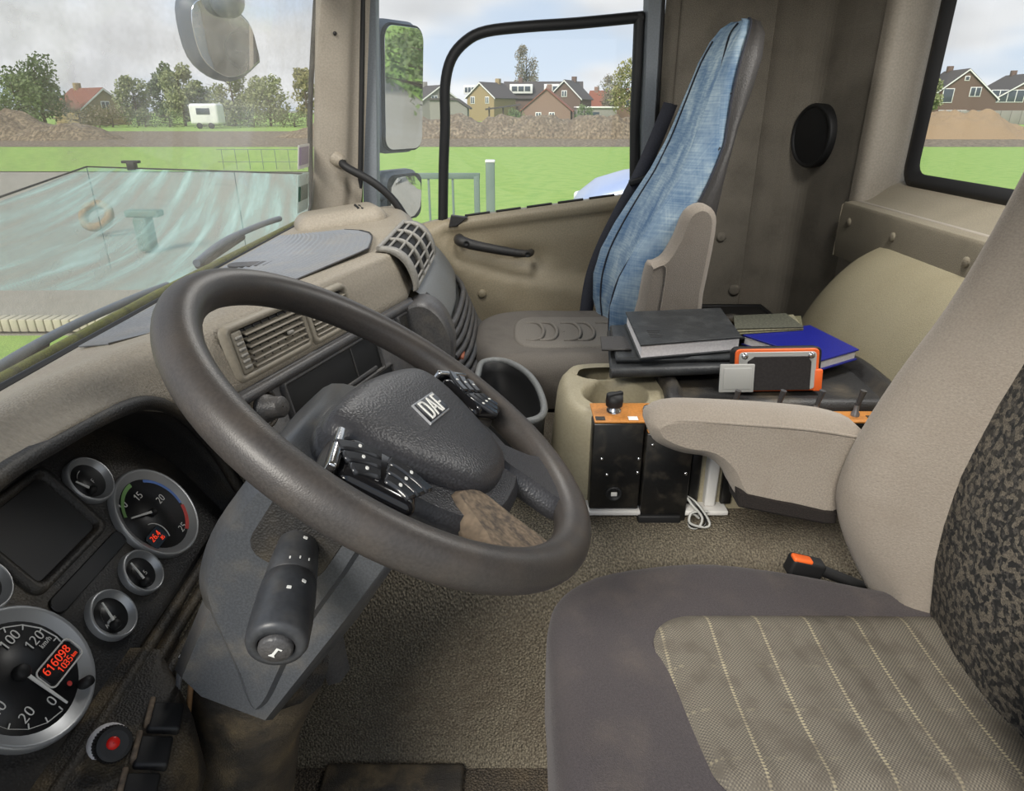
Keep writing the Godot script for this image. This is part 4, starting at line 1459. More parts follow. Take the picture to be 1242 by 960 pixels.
	rbox(st, Transform3D(Basis(Vector3.FORWARD, 0.25), Vector3(0.486, 0.454, 0.382)), Vector3(0.034, 0.008, 0.018), 0.003, 1)
	obj("release_button", st, M.brightorange, bk)
	st = mb()
	tube(st, [Vector3(0.52, 0.43, 0.378), Vector3(0.60, 0.40, 0.39), Vector3(0.66, 0.36, 0.40)], 0.010, 8)
	obj("buckle_stem", st, M.rubber, bk)

	# ================= passenger seat
	s = thing("passenger_seat", "passenger seat with faded blue denim cover on its backrest", "seat", Vector3(0.1, 0, -0.62))
	st = mb()
	rbox(st, at(0.12, 0.19, -0.62), Vector3(0.36, 0.38, 0.40), 0.02, 2)
	obj("seat_base", st, M.rubber, s)
	st = mb()
	outl = curve([Vector2(-0.125, -0.62), Vector2(-0.115, -0.50), Vector2(-0.075, -0.40), Vector2(0.02, -0.365), Vector2(0.20, -0.37), Vector2(0.36, -0.40), Vector2(0.40, -0.62), Vector2(0.36, -0.83), Vector2(0.20, -0.86), Vector2(0.05, -0.865), Vector2(-0.06, -0.825), Vector2(-0.115, -0.74)], 4, true)
	cushion(st, outl, 0.39, 0.535, 0.05, -0.014)
	obj("seat_cushion", st, M.pseat, s)
	st = mb()
	var pl := curve([Vector2(0.005, -0.62), Vector2(0.015, -0.52), Vector2(0.06, -0.475), Vector2(0.20, -0.475), Vector2(0.33, -0.49), Vector2(0.34, -0.62), Vector2(0.33, -0.75), Vector2(0.20, -0.765), Vector2(0.06, -0.765), Vector2(0.015, -0.72)], 4, true)
	cushion(st, pl, 0.515, 0.533, 0.012, -0.004)
	var cp := obj("cushion_panel", st, M.pseatmid, s)
	for x in [0.06, 0.10, 0.17, 0.21, 0.28]:
		st = mb()
		tube(st, curve([Vector3(x - 0.02, 0.530, -0.70), Vector3(x + 0.02, 0.533, -0.69), Vector3(x + 0.035, 0.533, -0.62), Vector3(x + 0.02, 0.533, -0.54), Vector3(x - 0.02, 0.530, -0.53)], 4), 0.0055, 6)
		obj("stitched_rib", st, M.pseatmid, cp)
	# y, front middle, half width, seam, bolster front, back
	var stn := [[0.50, 0.315, 0.235, 0.345, 0.285, 0.44], [0.58, 0.315, 0.243, 0.345, 0.262, 0.46], [0.66, 0.320, 0.245, 0.345, 0.260, 0.475], [0.74, 0.335, 0.245, 0.362, 0.280, 0.488], [0.82, 0.365, 0.242, 0.395, 0.318, 0.50], [0.90, 0.400, 0.236, 0.440, 0.365, 0.512], [0.98, 0.438, 0.222, 0.480, 0.412, 0.526], [1.06, 0.465, 0.200, 0.512, 0.447, 0.545], [1.10, 0.476, 0.185, 0.520, 0.460, 0.556], [1.18, 0.497, 0.172, 0.528, 0.486, 0.580], [1.26, 0.520, 0.158, 0.543, 0.512, 0.600], [1.31, 0.540, 0.135, 0.560, 0.535, 0.606], [1.34, 0.562, 0.095, 0.574, 0.560, 0.602], [1.35, 0.578, 0.04, 0.584, 0.578, 0.592]]
	var front := []
	var side := []
	for t in stn:
		var y: float = t[0]
		var w: float = t[2]
		var pts := [Vector3(t[3], y, -0.62 - w), Vector3(t[3] - 0.02, y, -0.62 - w * 1.0), Vector3(t[4], y, -0.62 - w * 0.80), Vector3(lerpf(t[4], t[1], 0.7), y, -0.62 - w * 0.55), Vector3(t[1], y, -0.62), Vector3(lerpf(t[4], t[1], 0.7), y, -0.62 + w * 0.55), Vector3(t[4], y, -0.62 + w * 0.80), Vector3(t[3] - 0.02, y, -0.62 + w * 1.0), Vector3(t[3], y, -0.62 + w)]
		front.append(curve(pts, 3))
		var pts2 := [Vector3(t[3], y, -0.62 + w), Vector3((t[3] + t[5]) / 2, y, -0.62 + w * 1.03), Vector3(t[5] - 0.012, y, -0.62 + w * 0.97), Vector3(t[5], y, -0.62 + w * 0.8), Vector3(t[5] + 0.01, y, -0.62), Vector3(t[5], y, -0.62 - w * 0.8), Vector3(t[5] - 0.012, y, -0.62 - w * 0.97), Vector3((t[3] + t[5]) / 2, y, -0.62 - w * 1.03), Vector3(t[3], y, -0.62 - w)]
		side.append(curve(pts2, 2))
	st = mb()
	loft(st, front)
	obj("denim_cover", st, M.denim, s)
	st = mb()
	loft(st, side)
	obj("backrest_side", st, M.leather, s)
	# seams: along the edge and the curved panel joints
	var edge := []
	var mid := []
	var inner := []
	for k in front.size():
		var f: Array = front[k]
		edge.append(f[f.size() - 1] + Vector3(-0.003, 0, 0.006))
		if k < 12: mid.append(f[8] + Vector3(-0.002, 0, 0))
		if k < 8: inner.append(f[17].lerp(f[f.size() - 2], smoothstep(3.0, 7.5, float(k))) + Vector3(-0.003, 0, 0.002))
	for e in [edge, mid, inner]:
		st = mb()
		tube(st, curve(e, 3), 0.0026, 6)
		obj("seam", st, M.belt, s)
	st = mb()
	tube(st, curve([front[9][f_ix(front, 0.97)], front[9][f_ix(front, 0.82)] + Vector3(-0.004, -0.03, 0), front[10][f_ix(front, 0.68)] + Vector3(-0.004, -0.02, 0), front[11][f_ix(front, 0.62)] + Vector3(-0.003, 0, 0), front[12][f_ix(front, 0.62)] + Vector3(-0.003, 0, 0)], 4), 0.0024, 6)
	obj("headrest_seam", st, M.belt, s)
	# folded-up armrest
	st = mb()
	var pa := curve([Vector2(0.318, 0.60), Vector2(0.322, 0.70), Vector2(0.333, 0.79), Vector2(0.350, 0.800), Vector2(0.372, 0.815), Vector2(0.395, 0.86), Vector2(0.415, 0.918), Vector2(0.450, 0.938), Vector2(0.482, 0.92), Vector2(0.490, 0.87), Vector2(0.478, 0.72), Vector2(0.465, 0.60)], 3, true)
	prism(st, pa, 0.06, 0.014, at(0, 0, -0.350), true)
	var pm := obj("armrest", st, M.suede, s)
	st = mb()
	tube(st, curve([Vector3(0.345, 0.785, -0.318), Vector3(0.375, 0.79, -0.3175), Vector3(0.372, 0.70, -0.3175), Vector3(0.365, 0.61, -0.3175)], 4), 0.0018, 6)
	obj("piping", st, M.suede, pm)

	# seat belt
	var sb := thing("seat_belt", "dark blue seat belt hanging beside the passenger seat", "seat belt", Vector3(0.4, 0.5, -0.93))
	st = mb()
	secs = []
	for p in curve([Vector3(0.50, 1.16, -1.00), Vector3(0.45, 1.05, -0.95), Vector3(0.40, 0.94, -0.925), Vector3(0.35, 0.84, -0.92), Vector3(0.30, 0.73, -0.915), Vector3(0.265, 0.62, -0.905), Vector3(0.25, 0.50, -0.89)], 4):
		secs.append([p + Vector3(-0.022, 0.004, 0.004), p + Vector3(0.0, 0.0, 0.007), p + Vector3(0.022, -0.006, 0.004), p + Vector3(0.022, -0.006, 0.002), p + Vector3(-0.022, 0.004, 0.002)])
	loft(st, secs, true)
	obj("webbing", st, M.belt, sb)
	st = mb()
	rbox(st, Transform3D(Basis(Vector3.FORWARD, -0.3), Vector3(0.402, 0.935, -0.92)), Vector3(0.06, 0.02, 0.03), 0.006, 2)
	obj("belt_guide", st, M.rubber, sb)

func f_ix(front: Array, u: float) -> int:
	return int(u * (front[0].size() - 1))

func flat_xf(y: float) -> Transform3D:
	# local xy plane laid on the ground plane: (x, y) -> (x, z)
	return Transform3D(Basis(Vector3(1, 0, 0), Vector3(0, 0, 1), Vector3(0, -1, 0)), Vector3(0, y, 0))

func cup_depth(x: float, z: float) -> float:
	var a := Vector2((x - 0.216) / 0.066, (z - 0.018) / 0.072).length()
	var b := Vector2((x - 0.198) / 0.056, (z + 0.112) / 0.050).length()
	return 0.075 * (1.0 - smoothstep(0.82, 1.04, a)) + 0.075 * (1.0 - smoothstep(0.82, 1.04, b))

func make_console():
	var c := thing("centre_console", "beige centre console with cup holders and black tray", "console", Vector3(0.44, 0.4, -0.02))
	var outl := curve([Vector2(0.100, 0.0), Vector2(0.108, 0.07), Vector2(0.145, 0.118), Vector2(0.22, 0.128), Vector2(0.5, 0.128), Vector2(0.70, 0.125), Vector2(0.77, 0.09), Vector2(0.79, -0.02), Vector2(0.78, -0.15), Vector2(0.70, -0.185), Vector2(0.4, -0.185), Vector2(0.17, -0.18), Vector2(0.115, -0.13), Vector2(0.100, -0.07)], 5, true)
	var rings := []
	for s in [[-0.012, 0.385], [-0.008, 0.47], [0.0, 0.56], [0.004, 0.578], [0.010, 0.590], [0.020, 0.5985], [0.032, 0.60], [0.048, 0.5992]]:
		var r := []
		for p in outl:
			var q: Vector2 = p + (Vector2(clampf(p.x, 0.2, 0.7), -0.03) - p).normalized() * s[0]
			r.append(Vector3(q.x, s[1], q.y))
		rings.append(r)
	var st := mb()
	loft(st, rings, true)
	# top with the two cup recesses, as a fine grid inside the rim
	var last: Array = rings[rings.size() - 2]
	var poly := PackedVector2Array()
	for p in last: poly.append(Vector2(p.x, p.z))
	var grid := []
	var xm := 0.46
	for i in 66:
		var row := []
		for j in 57:
			var u := i / 65.0
			var x := lerpf(0.1321, xm, u)
			var lo := -0.9
			var hi := 0.9
			for k in poly.size():
				var a := poly[k]
				var b := poly[(k + 1) % poly.size()]
				if (a.x - x) * (b.x - x) <= 0 and a.x != b.x:
					var z := lerpf(a.y, b.y, (x - a.x) / (b.x - a.x))
					if z < -0.03: lo = maxf(lo, z)
					else: hi = minf(hi, z)
			if lo < -0.5: lo = -0.04
			if hi > 0.5: hi = -0.02
			var zz := lerpf(lo, hi, j / 56.0)
			row.append(Vector3(x, 0.60 - cup_depth(x, zz), zz))
		grid.append(row)
	loft(st, grid)
	quad(st, Vector3(xm, 0.60, -0.155), Vector3(xm, 0.60, 0.098), Vector3(0.745, 0.60, 0.06), Vector3(0.745, 0.60, -0.14))
	obj("console_body", st, M.console, c)
	# black tray with a raised rim
	st = mb()
	var tp := curve([Vector2(0.325, 0.115), Vector2(0.318, 0.0), Vector2(0.315, -0.13), Vector2(0.34, -0.185), Vector2(0.70, -0.195), Vector2(0.775, -0.185), Vector2(0.805, -0.13), Vector2(0.80, 0.02), Vector2(0.785, 0.085), Vector2(0.745, 0.117), Vector2(0.55, 0.120)], 4, true)
	var cc := Vector2(0.56, -0.04)
	var tr := []
	for s in [[0.0, 0.588], [0.0, 0.612], [0.006, 0.622], [0.018, 0.626], [0.03, 0.622], [0.038, 0.608], [0.045, 0.603]]:
		var r := []
		for p in tp:
			var q: Vector2 = p + (cc - p).normalized() * s[0]
			r.append(Vector3(q.x, s[1], q.y))
		tr.append(r)
	loft(st, tr, true)
	fan(st, tr[tr.size() - 1])
	obj("tray", st, M.black, c)

	# ---------------- switch box bolted to the side
	var b := thing("control_box", "black switch box with orange label strips on the console side", "control box", Vector3(0.3, 0.4, 0.14))
	st = mb()
	box(st, Vector3(0.153, 0.416, 0.133), Vector3(0.250, 0.604, 0.172), 0.003)
	obj("box_front", st, M.boxblack, b)
	st = mb()
	box(st, Vector3(0.254, 0.385, 0.130), Vector3(0.345, 0.585, 0.176), 0.003)
	obj("box_rear", st, M.boxblack, b)
	st = mb()
	box(st, Vector3(0.155, 0.6045, 0.085), Vector3(0.275, 0.608, 0.171), 0.001)
	obj("label_strip", st, M.orange, b)
	st = mb()
	box(st, Vector3(0.256, 0.5855, 0.10), Vector3(0.36, 0.589, 0.175), 0.001)
	obj("label_strip", st, M.orange, b)
	st = mb()
	box(st, Vector3(0.36, 0.585, 0.128), Vector3(0.70, 0.606, 0.176), 0.003)
	obj("switch_rail", st, M.boxblack, b)
	st = mb()
	box(st, Vector3(0.40, 0.6065, 0.128), Vector3(0.70, 0.610, 0.176), 0.001)
	obj("label_strip", st, M.orange, b)
	for k in 9:
		st = mb()
		var x: float = [0.166, 0.228, 0.262, 0.30, 0.42, 0.46, 0.54, 0.61, 0.68][k]
		var y: float = 0.6085 if x < 0.255 else (0.5895 if x < 0.37 else 0.6105)
		box(st, Vector3(x - 0.008, y, 0.15), Vector3(x + 0.010, y + 0.0008, 0.166), 0.0002)
		obj("label_mark", st, M.print if k == 1 else M.dusty, b)
	# turn knob and push button
	st = mb()
	lathe(st, [Vector2(0.015, 0.606), Vector2(0.0145, 0.614), Vector2(0.011, 0.617), Vector2(0.011, 0.622)], at(0.197, 0, 0.125), 20)
	var kn := obj("knob_base", st, M.chrome, b)
	st = mb()
	lathe(st, [Vector2(0.016, 0.621), Vector2(0.017, 0.630), Vector2(0.016, 0.643), Vector2(0.001, 0.644)], at(0.197, 0, 0.125), 20)
	rbox(st, Transform3D(Basis(Vector3.UP, 0.5), Vector3(0.197, 0.640, 0.125)), Vector3(0.036, 0.016, 0.010), 0.003, 1)
	obj("turn_knob", st, M.rubber, kn)
	st = mb()
	lathe(st, [Vector2(0.014, 0.604), Vector2(0.014, 0.612), Vector2(0.011, 0.618), Vector2(0.001, 0.620)], at(0.266, 0, 0.125), 20)
	obj("push_button", st, M.chrome, b)
	for x in [0.418, 0.503, 0.576, 0.653]:
		st = mb()
		lathe(st, [Vector2(0.008, 0.606), Vector2(0.008, 0.615), Vector2(0.005, 0.620), Vector2(0.0045, 0.632)], at(x, 0, 0.148), 12)
		var tg := obj("toggle_nut", st, M.metal, b)
		st = mb()
		tube(st, [Vector3(x, 0.625, 0.148), Vector3(x + 0.004, 0.648, 0.148), Vector3(x + 0.006, 0.662, 0.149)], [0.004, 0.005, 0.006], 8)
		obj("toggle_lever", st, M.shroud_low, tg)
	st = mb()
	lathe(st, [Vector2(0.010, 0.606), Vector2(0.010, 0.614), Vector2(0.001, 0.618)], at(0.385, 0, 0.148), 14)
	obj("indicator", st, M.redlamp, b)
	for p in [Vector3(0.172, 0.53, 0.1735), Vector3(0.184, 0.495, 0.1735), Vector3(0.266, 0.562, 0.1775), Vector3(0.335, 0.50, 0.1775), Vector3(0.243, 0.53, 0.1735), Vector3(0.243, 0.50, 0.1735)]:
		st = mb()
		lathe(st, [Vector2(0.0035, 0.0), Vector2(0.003, 0.002), Vector2(0.0003, 0.0025)], Transform3D(Basis(Vector3.RIGHT, PI / 2), p), 10)
		obj("screw", st, M.chrome, b)
	st = mb()
	lathe(st, [Vector2(0.016, 0.0), Vector2(0.016, 0.004), Vector2(0.012, 0.005), Vector2(0.011, 0.001), Vector2(0.0005, 0.001)], Transform3D(Basis(Vector3.RIGHT, PI / 2), Vector3(0.200, 0.452, 0.172)), 18)
	var gr := obj("cable_gland", st, M.rubber, b)
	st = mb()
	rbox(st, at(0.200, 0.452, 0.175), Vector3(0.012, 0.008, 0.004), 0.001, 1)
	obj("gland_plate", st, M.white, gr)
	# bracket, foot strip and solenoid behind the boxes
	st = mb()
	box(st, Vector3(0.15, 0.402, 0.130), Vector3(0.43, 0.412, 0.175), 0.002)
	obj("foot_strip", st, M.white, b)
	st = mb()
	box(st, Vector3(0.250, 0.375, 0.15), Vector3(0.335, 0.405, 0.182), 0.003)
	obj("rubber_foot", st, M.rubber, b)
	for k in 3:
		st = mb()
		box(st, Vector3(0.352 + 0.034 * k, 0.412, 0.130), Vector3(0.374 + 0.034 * k, 0.545 - 0.02 * k, 0.150 + 0.008 * (k % 2)), 0.004)
		obj("bracket_post", st, M.boxblack if k != 1 else M.white, b)
	# looped cables hanging from the box
	var cb := thing("loose_cable", "grey looped cable hanging out under the switch box", "cable", Vector3(0.36, 0.4, 0.18))
	for k in 3:
		st = mb()
		tube(st, curve([Vector3(0.345, 0.442, 0.165), Vector3(0.352 + 0.006 * k, 0.435, 0.185), Vector3(0.372 + 0.008 * k, 0.412 - 0.006 * k, 0.195), Vector3(0.366 + 0.006 * k, 0.392, 0.20), Vector3(0.348, 0.394 + 0.004 * k, 0.20), Vector3(0.352, 0.418, 0.19), Vector3(0.385 - 0.008 * k, 0.420 - 0.008 * k, 0.186)], 5), 0.0026, 6)
		obj("strand", st, M.boxblack if k == 1 else M.greyplastic, cb)

func book(called: String, label: String, poly: Array, y: float, thick: float, cover: Material, spine := -1) -> Node3D:
	var c := Vector2.ZERO
	for p in poly: c += p
	c /= poly.size()
	var b := thing(called, label, "book", Vector3(c.x, y, c.y))
	var inset := []
	for p in poly: inset.append(p + (c - p).normalized() * 0.006)
	var st := mb()
	prism(st, inset, thick - 0.006, 0.0008, flat_xf(y + thick / 2))
	obj("pages", st, M.paper, b)
	st = mb()
	prism(st, poly, 0.004, 0.001, flat_xf(y + thick - 0.002))
	obj("front_cover", st, cover, b)
	st = mb()
	prism(st, poly, 0.004, 0.001, flat_xf(y + 0.002))
	obj("back_cover", st, cover, b)
	return b

func make_small():
	var st := mb()
	# ---------------- on the console
	var wl := thing("document_wallet", "black leather document wallet under the notebook on the console", "wallet", Vector3(0.34, 0.628, -0.13))
	var wp := [Vector2(0.205, 0.0), Vector2(0.235, -0.28), Vector2(0.50, -0.30), Vector2(0.50, -0.03)]
	prism(st, wp, 0.016, 0.006, flat_xf(0.636), true)
	obj("lower_flap", st, M.bookblack, wl)
	st = mb()
	prism(st, [Vector2(0.222, -0.04), Vector2(0.240, -0.275), Vector2(0.50, -0.295), Vector2(0.50, -0.05)], 0.014, 0.005, flat_xf(0.651), true)
	obj("upper_flap", st, M.bookblack, wl)
	st = mb()
	prism(st, [Vector2(0.196, -0.08), Vector2(0.204, -0.17), Vector2(0.262, -0.17), Vector2(0.262, -0.08)], 0.005, 0.002, flat_xf(0.661), true)
	obj("strap", st, M.leather, wl)
	st = mb()
	tube(st, [Vector3(0.205, 0.640, 0.004), Vector3(0.50, 0.640, -0.026)], 0.011, 10)
	obj("rolled_edge", st, M.bookblack, wl)
	var nb := book("notebook", "thick black notebook with white page edges on the console", [Vector2(0.268, -0.02), Vector2(0.275, -0.265), Vector2(0.515, -0.30), Vector2(0.498, -0.075)], 0.660, 0.034, M.bookblack)
	for k in 5:
		st = mb()
		prism(st, [Vector2(0.0, -0.0007), Vector2(0.030 - 0.005 * (k % 3), -0.0007), Vector2(0.030 - 0.005 * (k % 3), 0.0007), Vector2(0.0, 0.0007)], 0.0008, 0.0002, flat_xf(0.6945) * at(0.298, -0.115 + 0.011 * k, 0))
		obj("blind_stamp", st, M.leather, nb)
	book("paperback", "paperback with a bright blue cover leaning on the console tray", [Vector2(0.655, -0.03), Vector2(0.545, -0.205), Vector2(0.735, -0.28), Vector2(0.77, -0.10)], 0.630, 0.026, M.bookblue)
	# folded papers beside it
	var pp := thing("folded_papers", "folded grey papers lying between notebook and blue book", "papers", Vector3(0.6, 0.65, -0.27))
	for k in 3:
		st = mb()
		prism(st, [Vector2(0.53, -0.20 - 0.01 * k), Vector2(0.56, -0.33), Vector2(0.74 - 0.02 * k, -0.35), Vector2(0.70, -0.235)], 0.002, 0.0004, flat_xf(0.6575 + 0.0035 * k) * at(0, 0, 0))
		obj("sheet", st, surf([c8(120, 116, 88), c8(150, 144, 118), c8(92, 92, 78)][k], 0.9, {grain = 0.3}), pp)
	# handheld unit standing in the tray
	var hx := frame_of(Vector3(1, 0.02, 0.02), Vector3(0, 0.22, 1), Vector3(0.545, 0.653, 0.018))
	var hd := thing("handheld_unit", "black device with orange border standing in the console tray", "device", Vector3(0.545, 0.605, 0.01))
	st = mb()
	prism(st, rrect(0.182, 0.094, 0.012), 0.024, 0.003, hx * at(0, 0, -0.012), true)
	obj("case", st, M.rubber, hd)
	st = mb()
	prism(st, rrect(0.172, 0.088, 0.010), 0.006, 0.002, hx * at(-0.002, 0, 0.002), true)
	obj("orange_border", st, M.brightorange, hd)
	st = mb()
	prism(st, rrect(0.158, 0.078, 0.008), 0.004, 0.001, hx * at(-0.002, -0.001, 0.006), true)
	obj("grey_border", st, M.greyplastic, hd)
	st = mb()
	prism(st, [Vector2(-0.062, -0.040), Vector2(0.068, -0.040), Vector2(0.068, 0.018), Vector2(0.060, 0.030), Vector2(-0.048, 0.030), Vector2(-0.062, 0.020)], 0.005, 0.001, hx * at(-0.002, -0.001, 0.008))
	obj("screen_cover", st, surf(c8(48, 44, 44), 0.6, {grain = 0.3}), hd)
	for x in [-0.070, 0.066]:
		st = mb()
		lathe(st, [Vector2(0.007, 0.0), Vector2(0.006, 0.003), Vector2(0.0005, 0.0035)], hx * Transform3D(Basis(Vector3.RIGHT, PI / 2), Vector3(x, 0.030, 0.008)), 14)
		obj("screw", st, M.chrome, hd)
	st = mb()
	rbox(st, hx * at(0.083, -0.022, 0.0), Vector3(0.018, 0.046, 0.018), 0.003, 1)
	obj("orange_latch", st, M.brightorange, hd)
	var gt := thing("grey_tag", "small grey square plate in front of the orange bordered device", "plate", Vector3(0.457, 0.61, 0.035))
	st = mb()
	rbox(st, frame_of(Vector3(1, 0, -0.03), Vector3(0, 0.2, 1), Vector3(0.455, 0.645, 0.045)), Vector3(0.070, 0.058, 0.005), 0.002, 1)
	obj("plate", st, M.greyplastic, gt)
	st = mb()
	rbox(st, frame_of(Vector3(1, 0, -0.03), Vector3(0, 0.2, 1), Vector3(0.455, 0.645, 0.048)), Vector3(0.056, 0.044, 0.003), 0.001, 1)
	obj("raised_centre", st, M.greyplastic, gt)

	# ---------------- behind the passenger seat
	st = mb()
	prism(st, [Vector2(0.74, 0.41), Vector2(0.90, 0.735), Vector2(0.915, 0.735), Vector2(0.95, 0.41)], 0.006, 0.001, Transform3D(Basis(Vector3.UP, 0.18), Vector3(0.14, 0, -0.47)))
	tag(obj("cardboard_sheet", st, M.card), "brown cardboard sheet leaning on the beige engine hump", "cardboard")
	st = mb()
	prism(st, [Vector2(0.68, -0.42), Vector2(0.70, -0.50), Vector2(0.82, -0.50), Vector2(0.84, -0.42)], 0.004, 0.001, flat_xf(0.535))
	tag(obj("cardboard_flap", st, M.card), "small cardboard flap lying by the foot of the hump", "cardboard")
	st = mb()
	var cr := thing("storage_crate", "black plastic crate on the floor behind the passenger seat", "crate", Vector3(0.74, 0, -0.83))
	box(st, Vector3(0.58, 0.0, -1.01), Vector3(0.88, 0.50, -0.66), 0.012)
	obj("crate_body", st, M.rubber, cr)
	st = mb()
	tube(st, [Vector3(0.575, 0.495, -1.01), Vector3(0.575, 0.495, -0.655), Vector3(0.885, 0.495, -0.655), Vector3(0.885, 0.495, -1.01)], 0.010, 8, true)
	obj("crate_rim", st, M.rubber, cr)
	st = mb()
	tube(st, curve([Vector3(0.55, 0.50, -0.60), Vector3(0.60, 0.56, -0.60), Vector3(0.66, 0.575, -0.59), Vector3(0.71, 0.53, -0.57), Vector3(0.72, 0.46, -0.56)], 4), 0.016, 10)
	tag(obj("rolled_hose", st, M.dusty), "thick dark hose curled behind the passenger armrest", "hose")

	# speaker in the rounded corner
	var sp := thing("wall_speaker", "round black speaker grille in the rear corner of the cab", "speaker", Vector3(0.955, 1.065, -1.0))
	var sx := frame_of(Vector3(0.25, 0, 0.97), Vector3(-0.97, 0, 0.25), Vector3(0.958, 1.065, -0.972)) * Transform3D(Basis(Vector3.RIGHT, PI / 2), Vector3.ZERO)
	st = mb()
	lathe(st, [Vector2(0.094, -0.02), Vector2(0.096, 0.010), Vector2(0.092, 0.016), Vector2(0.086, 0.016), Vector2(0.083, 0.010)], sx, 36)
	obj("speaker_ring", st, M.rubber, sp)
	st = mb()
	lathe(st, [Vector2(0.085, 0.010), Vector2(0.05, 0.014), Vector2(0.0005, 0.016)], sx, 36)
	obj("speaker_mesh", st, M.hole, sp)

	# ---------------- bin in front of the console
	var bn := thing("waste_bin", "open black bin with grey rim between dashboard and console", "bin", Vector3(0.0, 0.4, -0.12))
	st = mb()
	var bo := curve([Vector2(-0.085, -0.20), Vector2(-0.075, -0.29), Vector2(-0.02, -0.30), Vector2(0.035, -0.22), Vector2(0.065, -0.10), Vector2(0.068, 0.03), Vector2(0.02, 0.07), Vector2(-0.06, 0.05), Vector2(-0.09, -0.05)], 4, true)
	var rr := []
	var bc := Vector2(-0.01, -0.12)
	for s in [[0.90, 0.40], [1.0, 0.54], [1.0, 0.552], [0.96, 0.558], [0.90, 0.552], [0.88, 0.53], [0.80, 0.41], [0.02, 0.41]]:
		var r := []
		for p in bo:
			var q: Vector2 = bc + (p - bc) * s[0]
			r.append(Vector3(q.x, s[1], q.y))
		rr.append(r)
	loft(st, rr, true)
	obj("bin_body", st, M.rubber, bn)
	st = mb()
	var rp := []
	for p in bo: rp.append(Vector3(bc.x + (p.x - bc.x) * 0.97, 0.556, bc.y + (p.y - bc.y) * 0.97))
	tube(st, rp, 0.008, 8, true)
	obj("bin_rim", st, M.glove, bn)

	# ---------------- grab pipe at the pillar
	var gp := thing("grab_pipe", "black bent grab pipe from the pillar to the dashboard", "grab handle", Vector3(-0.34, 0.75, -0.93))
	st = mb()
	tube(st, curve([Vector3(-0.545, 0.99, -0.95), Vector3(-0.52, 0.972, -0.925), Vector3(-0.44, 0.928, -0.92), Vector3(-0.378, 0.868, -0.925), Vector3(-0.333, 0.785, -0.93), Vector3(-0.32, 0.73, -0.93)], 5), 0.0125, 12)
	obj("pipe", st, M.rubber, gp)
	st = mb()
	lathe(st, [Vector2(0.024, 0.0), Vector2(0.022, 0.02), Vector2(0.016, 0.035), Vector2(0.013, 0.036)], frame_of(Vector3(0, 1, 0), Vector3(0.75, -0.45, 0.4), Vector3(-0.565, 1.0, -0.962)) * Transform3D(Basis(Vector3.RIGHT, PI / 2), Vector3.ZERO), 18)
	obj("socket_cup", st, M.beige, gp)

	# ---------------- stickers inside the windscreen
	for k in 2:
		var s := thing("windscreen_sticker", ["white and lilac paper sticker on the windscreen edge", "white sticker with dark green square at the windscreen corner"][k], "sticker", Vector3(-0.65, [0.99, 0.87][k], -0.93))
		var y0: float = [0.975, 0.845][k]
		var y1: float = [1.045, 0.96][k]
		st = mb()
		var sf := frame_of(Vector3(0, 0, -1), Vector3(1, -0.145, 0), Vector3(-0.672 + ((y0 + y1) / 2 - 0.79) * 0.145, (y0 + y1) / 2, -0.875))
		prism(st, rrect(0.12, y1 - y0, 0.003), 0.001, 0.0002, sf)
		obj("paper", st, M.white if k == 0 else plain(c8(186, 206, 202), 0.6), s)
		st = mb()
		prism(st, rrect(0.10, 0.052 if k == 0 else 0.045, 0.002), 0.001, 0.0002, sf * at(0, 0.002 if k == 0 else 0.0, 0.001))
		obj("print_field", st, plain(c8(150, 136, 156), 0.7) if k == 0 else plain(c8(44, 84, 70), 0.7), s)

var G := -1.25

